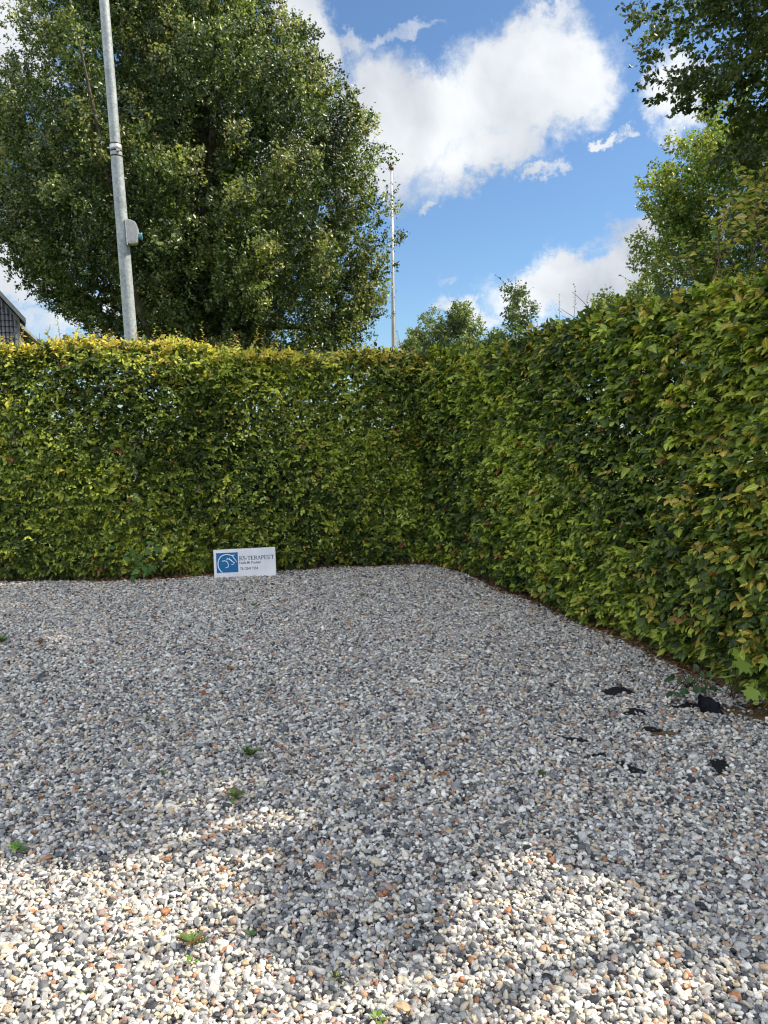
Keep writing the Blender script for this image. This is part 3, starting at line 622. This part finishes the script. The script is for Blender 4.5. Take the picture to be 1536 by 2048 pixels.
HL = [(lg([(480, 1250), (400, 1180), (330, 1080), (280, 960), (268, 820), (285, 680), (330, 560), (410, 450), (520, 380), (640, 345), (760, 340), (880, 365), (960, 400), (1030, 440)]), 1., 1.),
      (lg([(1020, 425), (1090, 530), (1150, 620), (1200, 690), (1218, 770)]), 1, .5), (lg([(980, 400), (1060, 400), (1150, 370)]), 1.2, .4),
      (lg([(480, 675), (600, 655), (690, 680), (760, 750), (790, 850), (800, 900), (785, 960), (765, 1010), (700, 1005), (640, 1035)]), .9, .6),
      (lg([(735, 630), (745, 560), (780, 525), (800, 570), (840, 590), (880, 520)]), .9, .6), (lg([(830, 575), (880, 600), (960, 655), (1000, 720), (1060, 750), (1110, 785), (1070, 855), (950, 865)]), 1.3, .6)]
link('horse_emblem', strokes('horse_emblem', HL, .042, -.0035, M_lw, (LS, LS * .93), LX, LZ), sign)
# serif capitals drawn as strokes: thick stems, thin arms, slab feet
TH, TN = 1.0, .5
def stem(x): return ([(x, 0), (x, 1)], TH, TH)
def srf(x, z, w_=.36): return ([(x - w_ / 2, z), (x + w_ / 2, z)], .42, .42)
def arc(cx, cz, rx, rz2, a0, a1, w0, w1, n=12): return ([(cx + rx * math.cos(R(a0 + (a1 - a0) * i / n)), cz + rz2 * math.sin(R(a0 + (a1 - a0) * i / n))) for i in range(n + 1)], w0, w1)
G_ = {'K': (.85, [stem(.16), srf(.16, .03), srf(.16, .97), ([(.2, .42), (.66, .97)], TN, TN), ([(.36, .58), (.76, .03)], TH, TH), srf(.68, .97, .3), srf(.76, .03, .3)]),
      'S': (.62, [arc(.3, .74, .2, .22, 30, 270, .6, 1.1), arc(.3, .27, .22, .24, 90, -150, 1.1, .6)]),
      '-': (.42, [([(.04, .42), (.34, .42)], .8, .8)]),
      'T': (.78, [stem(.37), srf(.37, .03), ([(.03, .95), (.71, .95)], .6, .6), ([(.05, .95), (.03, .72)], .45, .3), ([(.69, .95), (.71, .72)], .45, .3)]),
      'E': (.74, [stem(.16), ([(.0, .97), (.62, .97)], .5, .5), ([(.0, .03), (.64, .03)], .5, .5), ([(.2, .52), (.5, .52)], .5, .5), ([(.61, .97), (.62, .76)], .4, .3), ([(.63, .03), (.66, .26)], .4, .3), ([(.5, .62), (.5, .42)], .4, .4)]),
      'R': (.80, [stem(.16), srf(.16, .03), ([(.0, .97), (.36, .97)], .5, .5), arc(.34, .74, .24, .23, 90, -90, .5, .5), arc(.36, .74, .22, .2, 55, -55, 1., 1.), ([(.18, .5), (.36, .5)], .5, .5), ([(.36, .5), (.72, .03)], TH, TH), srf(.74, .03, .22)]),
      'A': (.82, [([(.08, 0), (.38, 1)], TN, TN), ([(.36, 1), (.68, 0)], TH, TH), ([(.2, .33), (.56, .33)], .45, .45), srf(.1, .03, .28), srf(.68, .03, .32)]),
      'P': (.72, [stem(.16), srf(.16, .03), ([(.0, .97), (.34, .97)], .5, .5), arc(.34, .72, .26, .25, 90, -90, .5, .5), arc(.36, .72, .24, .21, 55, -55, 1., 1.), ([(.18, .47), (.36, .47)], .5, .5)]),
      'U': (.82, [([(.16, .97), (.16, .3)], TH, TH), arc(.38, .3, .22, .27, 180, 360, 1., .5), ([(.6, .3), (.6, .97)], .5, .5), srf(.16, .97), srf(.6, .97, .32)])}
ln_, xo = [], 0.
for i_, ch in enumerate('KS-TERAPEUT'):
    adv, gl = G_[ch]
    for pts, w0, w1 in gl: ln_.append(([(xo + p[0], p[1]) for p in pts], w0, w1))
    xo += adv
TX = SW * (-.5 + 50.5 / 124); TW = SW * 70.5 / 124; CH = SH * 7.6 / 58
link('lettering', strokes('lettering', ln_, .17, -.0015, M_ink, (TW / xo, CH), TX, SH * .615), sign)
def text_part(body, size, width, x, z):
    cu = bpy.data.curves.new('lettering', 'FONT'); cu.body = body; cu.size = size; cu.offset = size * .012
    tmp = bpy.data.objects.new('lettering', cu); C.objects.link(tmp); bpy.context.view_layer.update()
    me = bpy.data.meshes.new_from_object(tmp.evaluated_get(bpy.context.evaluated_depsgraph_get())); C.objects.unlink(tmp); bpy.data.objects.remove(tmp)
    xs = [v.co.x for v in me.vertices]; k = width / (max(xs) - min(xs))
    for v in me.vertices: v.co = Vector(((v.co.x - min(xs)) * k + x, -.0015, v.co.y + z))
    me.materials.clear(); me.materials.append(M_ink); return link('lettering', me, sign)
text_part('Herle M. Poulsen', SH * .125, SW * 43 / 124, TX, SH * .49)
text_part('Tlf.: 2347 7554', SH * .125, SW * 36 / 124, TX + .004, SH * .295)

# ------------------------------------------------------------------ bare patches in the gravel: torn weed fabric and soil
def blob(cx, cy, rx, ry, rot, n=26, seed=0, rough=.28):
    r = np.random.default_rng(seed); a_ = np.linspace(0, 2 * math.pi, n, endpoint=False)
    k = 1 + rough * (np.sin(a_ * 2 + r.random() * 6) * .6 + np.sin(a_ * 3 + r.random() * 6) * .5 + r.normal(0, .35, n))
    x = rx * k * np.cos(a_); y = ry * k * np.sin(a_)
    return np.stack([cx + x * math.cos(rot) - y * math.sin(rot), cy + x * math.sin(rot) + y * math.cos(rot)], -1)
M_fab = noisy(mat('black_weed_fabric', rough=.85, spec=.2), (.006, .007, .009), (.016, .017, .02), 60, 4, .3, 300)
FAB = [(1236, 1381, .075, .035, 'largest torn black weed-fabric patch showing through the gravel, farthest from the camera'),
       (1268, 1421, .05, .03, 'small torn black weed-fabric patch just below the farthest one'), (1303, 1456, .035, .018, 'small black weed-fabric patch beside the brown bare soil spot'),
       (1375, 1412, .08, .03, 'broken black weed-fabric patch half covered by stones, left of the upturned fabric flap'), (1148, 1477, .045, .016, 'thin black weed-fabric sliver, leftmost of the patches'),
       (1199, 1508, .036, .013, 'short black weed-fabric sliver above the long streak'), (1263, 1531, .10, .022, 'long narrow black weed-fabric streak slanting through the gravel'),
       (1436, 1531, .042, .085, 'upright ragged black weed-fabric patch nearest the right edge, with a pebble on it')]
clear = []
OUTL = {0: [(1202, 1383), (1219, 1372), (1248, 1373), (1270, 1385), (1259, 1389), (1242, 1384), (1222, 1391)], 6: [(1228, 1520), (1248, 1524), (1270, 1533), (1296, 1543), (1296, 1550), (1276, 1549), (1259, 1542), (1242, 1531)],
        7: [(1413, 1526), (1435, 1516), (1450, 1518), (1458, 1536), (1447, 1551), (1434, 1551), (1427, 1537)]}
for i, (px, py, rx, ry, lab) in enumerate(FAB):
    g = ground(px, py); P = blob(g[0], g[1], rx * 1.2, ry * 1.35, -.35 if i in (4, 6) else .1, seed=50 + i)
    if i in OUTL: P = np.array([ground(*q)[:2] for q in OUTL[i]]); P = np.concatenate([np.stack([P, P * .5 + np.roll(P, -1, 0) * .5], 1).reshape(-1, 2)]); P += rng.normal(0, .004, P.shape)
    clear.append(P)
    c_ = P.mean(0); bm = bmesh.new(); cv = bm.verts.new((0, 0, .002)); big = c_ + (P - c_) * 1.35; ring = [bm.verts.new((q[0] - c_[0], q[1] - c_[1], -.002)) for q in P]; r2 = [bm.verts.new((q[0] - c_[0], q[1] - c_[1], -.019)) for q in big]
    for k in range(len(ring)):
        k2 = (k + 1) % len(ring); bm.faces.new((cv, ring[k], ring[k2])); bm.faces.new((ring[k], r2[k], r2[k2], ring[k2]))
    me = bpy.data.meshes.new('weed_fabric'); bm.to_mesh(me); bm.free(); me.materials.append(M_fab)
    o = link('weed_fabric', me); o.location = (float(c_[0]), float(c_[1]), 0.0); tag(o, lab, 'weed fabric', 'torn weed fabric showing through the gravel')
for i, (px, py, rx, ry) in enumerate([(1510, 1424, .24, .12), (1326, 1463, .07, .04)]):
    g = ground(px, py); P = blob(g[0], g[1], rx, ry, .1, seed=80 + i, rough=.15); clear.append(P)
    sheet('soil_patch', c_ + (P - c_) * 1. if False else P.mean(0) + (P - P.mean(0)) * 1.25, -.012, M_loam)
fl = ground(1420, 1428)
bm = bmesh.new(); grid = []
for i in range(9):
    row = []
    for j in range(8):
        u_, v_ = i / 8, j / 7
        row.append(bm.verts.new((-.062 + .124 * u_ * (1 - .12 * v_) + .006 * math.sin(v_ * 9), -.02 + .05 * v_ + .022 * math.sin(u_ * 5.) , -.01 + .10 * v_ ** .8 * (1 - .25 * u_ * u_) + .006 * math.sin(u_ * 14 + v_ * 5))))
    grid.append(row)
for i in range(8):
    for j in range(7): bm.faces.new((grid[i][j], grid[i + 1][j], grid[i + 1][j + 1], grid[i][j + 1]))
r_ = bmesh.ops.solidify(bm, geom=bm.faces[:], thickness=.002)
me = bpy.data.meshes.new('fabric_flap'); bm.to_mesh(me); bm.free(); me.materials.append(noisy(mat('dark_navy_fabric', rough=.8, spec=.25), (.010, .011, .018), (.022, .024, .034), 40))
for p in me.polygons: p.use_smooth = True
o = link('fabric_flap', me); o.location = (float(fl[0]), float(fl[1]), 0); tag(o, 'upturned flap of black fabric standing at the foot of the right hedge', 'weed fabric')

# ------------------------------------------------------------------ gravel: countless stones on the bed
def scatter(sp, y0, y1, z, zj, seed):
    r = np.random.default_rng(seed)
    ys = np.arange(y0, y1, sp * .87); out = []
    for i, y in enumerate(ys):
        xl = -(.56 * y + .75); xr = min(.56 * y + .75, float(np.interp(y, RIGHT[::-1, 1], RIGHT[::-1, 0])) + (.0 if y > 4.6 else .25))
        xs = np.arange(xl, xr, sp) + (i % 2) * sp * .5
        out.append(np.stack([xs, np.full(len(xs), y)], -1))
    p = np.concatenate(out); p += r.normal(0, sp * .3, p.shape)
    hy = np.interp(p[:, 0], BACK[:, 0], BACK[:, 1]); ok = (p[:, 1] < hy - .03 + .03 * np.sin(p[:, 0] * 9))
    for P in clear:
        j = p + r.normal(0, .008, p.shape); ok &= ~(in_poly(j[:, 0], j[:, 1], P) & (r.random(len(p)) < .985))
    # ragged foot where the litter under the hedges begins
    p = p[ok]
    zz = z + r.normal(0, zj, len(p)) + .007 * np.sin(p[:, 0] * 3.1 + 1.3 * np.sin(p[:, 1] * 2.)) + .005 * np.sin(p[:, 1] * 5.3 + p[:, 0] * 2.2)
    return np.concatenate([p, zz[:, None]], 1)
pts = np.concatenate([scatter(.0130, 1.15, 5.6, -.014, .0025, 1), scatter(.0136, 1.15, 9.1, -.003, .004, 2), scatter(.0150, 5.6, 9.1, -.009, .003, 4), scatter(.045, 1.15, 5., .003, .003, 3)])
n = len(pts); me = bpy.data.meshes.new('gravel'); me.vertices.add(n); me.vertices.foreach_set('co', pts.astype(np.float32).ravel())
rot = np.stack([rng.normal(0, .42, n), rng.normal(0, .42, n), rng.uniform(0, 6.28, n)], -1)
k = rng.lognormal(-.03, .30, n); k *= .71; scl = np.stack([.0114 * k * rng.uniform(.85, 1.35, n), .0089 * k * rng.uniform(.85, 1.15, n), .0072 * k * rng.uniform(.75, 1.3, n)], -1)
for nm, typ, dat in (('rot', 'FLOAT_VECTOR', rot), ('scl', 'FLOAT_VECTOR', scl)):
    at_ = me.attributes.new(nm, typ, 'POINT'); at_.data.foreach_set('vector', dat.astype(np.float32).ravel())
at_ = me.attributes.new('vid', 'INT', 'POINT'); at_.data.foreach_set('value', rng.integers(0, 12, n).astype(np.int32))
M_stone = mat('pebbles', rough=.55, spec=.35)
t = M_stone.node_tree; b = t.nodes['Principled BSDF']; oi = nd(t, 'ShaderNodeObjectInfo'); rp = nd(t, 'ShaderNodeValToRGB'); rp.color_ramp.interpolation = 'CONSTANT'
stops = [(.0, (.46, .445, .42)), (.10, (.59, .57, .53)), (.18, (.36, .355, .345)), (.30, (.25, .25, .25)), (.42, (.15, .15, .155)), (.52, (.075, .08, .088)), (.59, (.03, .032, .038)),
         (.645, (.52, .475, .39)), (.72, (.68, .655, .61)), (.765, (.29, .28, .26)), (.82, (.42, .365, .28)), (.88, (.31, .20, .125)), (.902, (.30, .14, .075)), (.915, (.29, .21, .18)), (.945, (.42, .30, .19)), (.965, (.2, .205, .215))]
cr_ = rp.color_ramp; cr_.elements[0].position = 0; cr_.elements[0].color = (*stops[0][1], 1); cr_.elements[1].position = stops[1][0]; cr_.elements[1].color = (*stops[1][1], 1)
for p_, c_ in stops[2:]:
    e_ = cr_.elements.new(p_); e_.color = (*c_, 1)
t.links.new(oi.outputs['Random'], rp.inputs[0])
tcn = nd(t, 'ShaderNodeTexCoord'); va = nd(t, 'ShaderNodeVectorMath', operation='ADD'); t.links.new(tcn.outputs['Object'], va.inputs[0])
rs = math_n(t, 'MULTIPLY', oi.outputs['Random'], 531.); t.links.new(rs, va.inputs[1])
n1 = nd(t, 'ShaderNodeTexNoise'); n1.inputs['Scale'].default_value = 2.2; n1.inputs['Detail'].default_value = 6; t.links.new(va.outputs[0], n1.inputs['Vector'])
kk = math_n(t, 'ADD', math_n(t, 'MULTIPLY', n1.outputs['Fac'], .8), .62)
sc = nd(t, 'ShaderNodeVectorMath', operation='SCALE'); t.links.new(rp.outputs[0], sc.inputs[0]); t.links.new(kk, sc.inputs['Scale']); t.links.new(sc.outputs[0], b.inputs['Base Color'])
grav = link('gravel', me); tag(grav, 'loose grey, white and rust pebbles covering the yard', kind='stuff'); me.materials.append(M_stone)
gt = bpy.data.node_groups.new('pebble_scatter', 'GeometryNodeTree')
gt.interface.new_socket('Geometry', in_out='INPUT', socket_type='NodeSocketGeometry'); gt.interface.new_socket('Geometry', in_out='OUTPUT', socket_type='NodeSocketGeometry')
gi = nd(gt, 'NodeGroupInput'); go = nd(gt, 'NodeGroupOutput'); g2 = nd(gt, 'GeometryNodeGeometryToInstance')
for i in range(12):
    ic = nd(gt, 'GeometryNodeMeshIcoSphere'); ic.inputs['Radius'].default_value = 1.; ic.inputs['Subdivisions'].default_value = 3
    po = nd(gt, 'GeometryNodeInputPosition'); ad = nd(gt, 'ShaderNodeVectorMath', operation='ADD'); gt.links.new(po.outputs[0], ad.inputs[0]); ad.inputs[1].default_value = (i * 7.3, i * 3.1, i * 5.7)
    ns = nd(gt, 'ShaderNodeTexNoise'); ns.inputs['Scale'].default_value = .62 + .05 * (i % 4); ns.inputs['Detail'].default_value = 1.5; gt.links.new(ad.outputs[0], ns.inputs['Vector'])
    sb = nd(gt, 'ShaderNodeVectorMath', operation='SUBTRACT'); gt.links.new(ns.outputs['Color'], sb.inputs[0]); sb.inputs[1].default_value = (.5, .5, .5)
    s2 = nd(gt, 'ShaderNodeVectorMath', operation='SCALE'); gt.links.new(sb.outputs[0], s2.inputs[0]); s2.inputs['Scale'].default_value = 1.55
    sp_ = nd(gt, 'GeometryNodeSetPosition'); gt.links.new(ic.outputs['Mesh'], sp_.inputs['Geometry']); gt.links.new(s2.outputs[0], sp_.inputs['Offset'])
    sm_ = nd(gt, 'GeometryNodeSetMaterial'); sm_.inputs['Material'].default_value = M_stone; gt.links.new(sp_.outputs[0], sm_.inputs['Geometry'])
    ss = nd(gt, 'GeometryNodeSetShadeSmooth'); gt.links.new(sm_.outputs[0], ss.inputs[0]); gt.links.new(ss.outputs[0], g2.inputs[0])
ip = nd(gt, 'GeometryNodeInstanceOnPoints'); gt.links.new(gi.outputs[0], ip.inputs['Points']); gt.links.new(g2.outputs[0], ip.inputs['Instance']); ip.inputs['Pick Instance'].default_value = True
def named(nm, typ):
    q = nd(gt, 'GeometryNodeInputNamedAttribute', data_type=typ); q.inputs['Name'].default_value = nm; return q.outputs['Attribute']
e2 = nd(gt, 'FunctionNodeEulerToRotation'); gt.links.new(named('rot', 'FLOAT_VECTOR'), e2.inputs[0]); gt.links.new(e2.outputs[0], ip.inputs['Rotation'])
gt.links.new(named('scl', 'FLOAT_VECTOR'), ip.inputs['Scale']); gt.links.new(named('vid', 'INT'), ip.inputs['Instance Index'])
gt.links.new(ip.outputs[0], go.inputs[0])
md = grav.modifiers.new('pebbles', 'NODES'); md.node_group = gt
print('stones', n)

# ------------------------------------------------------------------ litter, fallen leaves, weeds
def litter():
    n_ = 5200; u = rng.random(n_) * (CB.L + CR.L); P = np.zeros((n_, 3)); k = u < CB.L
    for co, kk_, uu in ((CB, k, u[k]), (CR, ~k, u[~k] - CB.L)):
        p, T, O = co.frame(uu); P[kk_] = np.concatenate([p, np.zeros((len(uu), 1))], 1) + O * (rng.normal(-.02 if co is CB else -.06, .085, (len(uu), 1)))
    P[:, 2] = rng.uniform(.0, .02, n_)
    D = np.concatenate([rng.normal(0, 1, (n_, 2)), rng.normal(0, .2, (n_, 1))], 1); Nn = np.array([0, 0, 1.]) + rng.normal(0, .35, (n_, 3))
    col = np.array([(.16, .075, .035), (.22, .12, .06), (.09, .05, .03), (.28, .17, .09)])[rng.integers(0, 4, n_)] * rng.uniform(.7, 1.2, (n_, 1))
    me = leaves('leaf_litter', P, D, Nn, rng.uniform(.025, .05, n_), col, T=TB, Tf=TBf, m=M_dry); tag(link('leaf_litter', me), 'brown dead leaf litter along the foot of the hedges', kind='stuff')
litter()
def debris():
    n_ = 900; y = 1.3 + 7.2 * rng.random(n_) ** .8; x = rng.uniform(-1, 1, n_) * (.55 * y + .3); ok = x < np.interp(y, RIGHT[::-1, 1], RIGHT[::-1, 0]) - .02; x, y = x[ok], y[ok]; n_ = len(x)
    P = np.stack([x, y, rng.uniform(.004, .012, n_)], -1); D = np.concatenate([rng.normal(0, 1, (n_, 2)), rng.normal(0, .15, (n_, 1))], 1)
    col = np.array([(.14, .08, .04), (.22, .14, .08), (.30, .24, .14), (.10, .12, .05)])[rng.integers(0, 4, n_)]
    me = leaves('plant_debris', P, D, np.array([0, 0, 1.]) + rng.normal(0, .4, (n_, 3)), rng.uniform(.008, .024, n_), col, T=TB * np.array([.6, 1, 1]), Tf=TBf, m=M_dry); tag(link('plant_debris', me), 'tiny dry leaf scraps and stalks strewn among the pebbles', kind='stuff')
debris()
dl = [leaves('fallen_leaf', np.zeros((1, 3)), np.array([[0, 1., .05]]), np.array([[.1, 0, 1.]]), np.array([.05]), np.array([c]), m=M_dry, curl=np.array([cu])) for c, cu in (((.33, .13, .05), 2.), ((.22, .09, .04), 1.), ((.38, .22, .08), 2.6))]
for i, (px, py) in enumerate([(935, 1232), (910, 1196), (895, 1190), (860, 1176), (762, 1250), (775, 1275), (852, 1262), (50, 1330), (75, 1590), (90, 1592), (880, 1545), (920, 1900), (1195, 1580), (410, 1390), (455, 1335), (430, 1340), (1025, 1310), (700, 1240), (560, 1215), (1110, 1250), (320, 1440), (180, 1325)]):
    g = ground(px, py, .012); o = link('fallen_leaf', dl[i % 3]); o.location = [float(v) for v in g]; o.rotation_euler = (rng.normal(0, .3), rng.normal(0, .3), rng.uniform(0, 6.28)); s = rng.uniform(.7, 1.15); o.scale = (s, s, s)
    tag(o, 'dry brown curled leaf lying on the pebbles', 'leaf', 'dry leaves scattered on the gravel')
def jag(n_pairs=5, width=.5):
    """toothed blade outline as leaf template"""
    T = [(0, 0, 0)]; Lf, Rt = [], []
    for i in range(n_pairs):
        t0 = (i + .5) / n_pairs; wv = width * math.sin(math.pi * (t0 * .8 + .15)); Lf += [(-wv * .35, t0 - .06, .0), (-wv, t0 + .08, .06)]
        Rt += [(wv * .35, t0 - .06, .0), (wv, t0 + .08, .06)]
    pts = [(0, 0, 0)] + Lf + [(0, 1.1, 0)] + Rt; mids = [(0, q[1] - .02, -.02) for q in Lf]
    V = pts + mids; nL = len(Lf); F = []
    for i in range(nL - 1): F += [(1 + i, 2 + i, nL * 2 + 2 + i + 1, nL * 2 + 2 + i), (nL + 2 + i + 1, nL + 2 + i, nL * 2 + 2 + i, nL * 2 + 2 + i + 1)]
    tri = [(0, 1, nL * 2 + 2), (0, nL * 2 + 2, nL + 2), (nL, nL + 1, nL * 3 + 1), (nL * 3 + 1, nL + 1, nL * 2 + 1)]
    return np.array(V, float), [np.array(F), np.array(tri)]
TJ, TJf = jag(5, .34)
def weed(px, py, h, nl, kind, cols, label, name='weed', cat='weed', y=None):
    h *= .82; g = ground(px, py, .0); T, Tf = (TJ, TJf) if kind == 'jag' else (TA, TAf)
    root = empty(name, g); tag(root, label, cat, 'weeds growing through the gravel' if name == 'weed' else None)
    if kind == 'fern':  # feathery clump: stalks set with small blades
        paths, P, D, Nn, S = [], [], [], [], []
        for i in range(nl):
            a_ = rng.uniform(0, 6.28); rr_ = h * rng.uniform(.7, 1.4); tip = np.array([math.cos(a_) * rr_, math.sin(a_) * rr_ * .7, h * rng.uniform(.35, .9)])
            q = np.array([np.zeros(3), tip * .5 + np.array([0, 0, h * .2]), tip]); paths.append((q, [.0016, .0012, .0007]))
            for tt in np.linspace(.25, 1, 9):
                for s_ in (-1, 1):
                    bp_ = np.array([np.interp(tt * 2, [0, 1, 2], q[:, c]) for c in range(3)]); sd = np.array([-math.sin(a_), math.cos(a_), .2]) * s_ + tip / np.linalg.norm(tip) * .8
                    P.append(bp_); D.append(sd); Nn.append([rng.normal(0, .3), rng.normal(0, .3), 1]); S.append(h * .34 * (1.15 - .6 * tt))
        P, D, Nn, S = np.array(P), np.array(D), np.array(Nn), np.array(S)
        col = np.array(cols)[rng.integers(0, len(cols), len(P))] * rng.uniform(.8, 1.2, (len(P), 1))
        link('stalks', tubes('stalks', paths, M_twig, 4), root); link('leaves', leaves('leaves', P, D, Nn, S, col, T=TB, Tf=TBf, m=M_weed), root); return root
    a_ = np.arange(nl) * 2.4 + rng.normal(0, .3, nl); up_ = rng.uniform(.15, 1.1, nl)
    D = np.stack([np.cos(a_), np.sin(a_), up_], -1); Nn = np.stack([-np.cos(a_) * .6, -np.sin(a_) * .6, np.ones(nl)], -1) + rng.normal(0, .2, (nl, 3))
    P = np.stack([np.cos(a_) * .004, np.sin(a_) * .004, rng.uniform(.002, h * .45, nl)], -1)
    col = np.array(cols)[rng.integers(0, len(cols), nl)] * rng.uniform(.8, 1.2, (nl, 1))
    link('stalks', tubes('stalks', [(np.array([(0, 0, -.005), (0, 0, h * .25), (.002, 0, h * .5)]), [.002, .0016, .001])], M_twig, 5), root)
    link('leaves', leaves('leaves', P, D, Nn, h * rng.uniform(.6, 1.1, nl), col, T=T, Tf=Tf, m=M_weed, curl=rng.uniform(.4, 2, nl)), root)
    return root
GR = [(.10, .22, .04), (.16, .28, .05), (.07, .16, .035)]; RD = [(.2, .10, .05), (.12, .18, .05), (.25, .13, .07)]
weed(500, 1512, .055, 16, 'fern', GR, 'largest feathery bright green weed, in the middle left of the gravel')
weed(470, 1597, .05, 9, 'leaf', GR + RD[:1], 'small green and reddish weed just below the feathery clump, in a spot of sun')
weed(327, 1549, .028, 5, 'leaf', GR, 'tiny green seedling left of the feathery weed clump')
weed(35, 1702, .05, 8, 'leaf', GR[:2], 'bright green weed close to the left edge of the lower gravel')
weed(385, 1893, .06, 10, 'jag', GR[:2] + RD, 'straggly reddish weed with long leaves in the sunlit foreground')
weed(384, 1925, .035, 3, 'leaf', GR[1:2], 'pale round-leaved seedling just below the straggly reddish weed')
weed(375, 1692, .03, 5, 'leaf', GR[:1] + RD[:1], 'small olive weed between the sunlit spot and the lower left shade')
weed(505, 1213, .045, 7, 'leaf', GR[2:], 'small dark weed in the gravel below the left part of the white sign')
weed(325, 1228, .035, 6, 'leaf', GR[2:] + RD[:1], 'small brownish weed on the far gravel left of the sign')
weed(723, 1192, .045, 6, 'leaf', GR[:1], 'thin green weed on the far gravel right of the sign')
weed(637, 1180, .03, 4, 'leaf', GR[2:], 'tiny weed on the far gravel between the sign and the hedge corner')
weed(955, 1192, .05, 8, 'leaf', GR, 'bright green weed at the foot of the right hedge near the corner')
weed(1082, 1553, .035, 8, 'fern', GR[2:], 'faint feathery seedling in the middle of the gravel right of centre')
weed(670, 1957, .022, 5, 'leaf', [(.30, .34, .06)], 'tiny yellowish seedling in the sunlit foreground')
weed(755, 2042, .03, 5, 'leaf', GR[1:2], 'green seedling at the bottom edge of the picture')
weed(166, 1985, .022, 4, 'leaf', GR[1:2], 'tiny seedling in the lower left sunlit gravel')
weed(75, 1432, .025, 4, 'leaf', GR[1:], 'tiny green weed far left in the middle distance')
weed(80, 1288, .05, 7, 'leaf', RD, 'low brownish olive weed on the far left gravel')
weed(4, 1285, .075, 12, 'jag', GR[2:], 'dark green weed cut off by the left edge of the picture')
weed(560, 1735, .03, 5, 'leaf', GR[2:] + RD[:1], 'dull olive seedling in the shaded middle foreground')
weed(500, 1873, .025, 4, 'leaf', GR[2:], 'dull little seedling in the dark patch of the foreground')
weed(180, 1365, .03, 5, 'leaf', RD[:1] + GR[2:], 'small dull weed on the left gravel in the middle distance')

def plant(name, label, pts, size, T, Tf, cols, base, ndir=(0, -1, .5)):
    root = empty(name, base); tag(root, label, 'plant')
    P = np.array(pts) - np.array(base); n_ = len(P); out = np.array(ndir, float)
    D = np.stack([rng.normal(0, .7, n_), rng.normal(-.3, .3, n_), rng.normal(-.55, .35, n_)], -1); Nn = out + rng.normal(0, .3, (n_, 3))
    col = np.array(cols)[rng.integers(0, len(cols), n_)] * rng.uniform(.85, 1.15, (n_, 1))
    paths = [(np.array([(rng.normal(0, .02), .1, 0.), p * .5 + np.array([0, .06, .04]), p]), [.003, .002, .0012]) for p in P]
    link('stalks', tubes('stalks', paths, M_twig, 5), root)
    link('leaves', leaves('leaves', P, D, Nn, size * rng.uniform(.8, 1.15, n_), col, T=T, Tf=Tf, m=M_weed), root)
# lobed leaf, five points
ML = [(0, 0), (-.28, -.06), (-.52, .12), (-.34, .24), (-.62, .5), (-.36, .52), (-.34, .68), (-.14, .62), (0, 1.0), (.14, .62), (.34, .68), (.36, .52), (.62, .5), (.34, .24), (.52, .12), (.28, -.06)]
TM = np.array([(x, y, .10 * abs(x) - .06 * y) for x, y in ML] + [(0, .36, -.02)]); TMf = [np.array([(len(ML), (i + 1) % len(ML), i) for i in range(len(ML))])]
hx = lambda px, py, y: at(px, py, y)
plant('maple_seedling', 'maple seedling with lobed light green leaves at the foot of the right hedge', [hx(1455, 1352, 3.95), hx(1488, 1322, 4.0), hx(1508, 1378, 3.85), hx(1512, 1330, 4.05), hx(1480, 1300, 4.1), hx(1535, 1345, 4.1)], .095, TM, TMf,
      [(.20, .30, .05), (.26, .36, .07)], ground(1480, 1412))
plant('broadleaf_sapling', 'young plant with broad deep green leaves at the back hedge foot, left of the sign', [hx(285 + rng.normal(0, 22), 1118 + rng.normal(0, 22), 7.85 + rng.normal(0, .03)) for _ in range(18)], .085, TA, TAf,
      [(.05, .13, .03), (.07, .17, .035)], ground(300, 1158))
plant('creeping_ivy', 'low dark green creeper spreading onto the gravel under the right hedge', [hx(1385 + rng.normal(0, 30), 1362 + rng.normal(0, 16), 4.2 + rng.normal(0, .08)) for _ in range(22)], .045, TA, TAf,
      [(.04, .09, .035), (.06, .12, .04)], ground(1395, 1385))
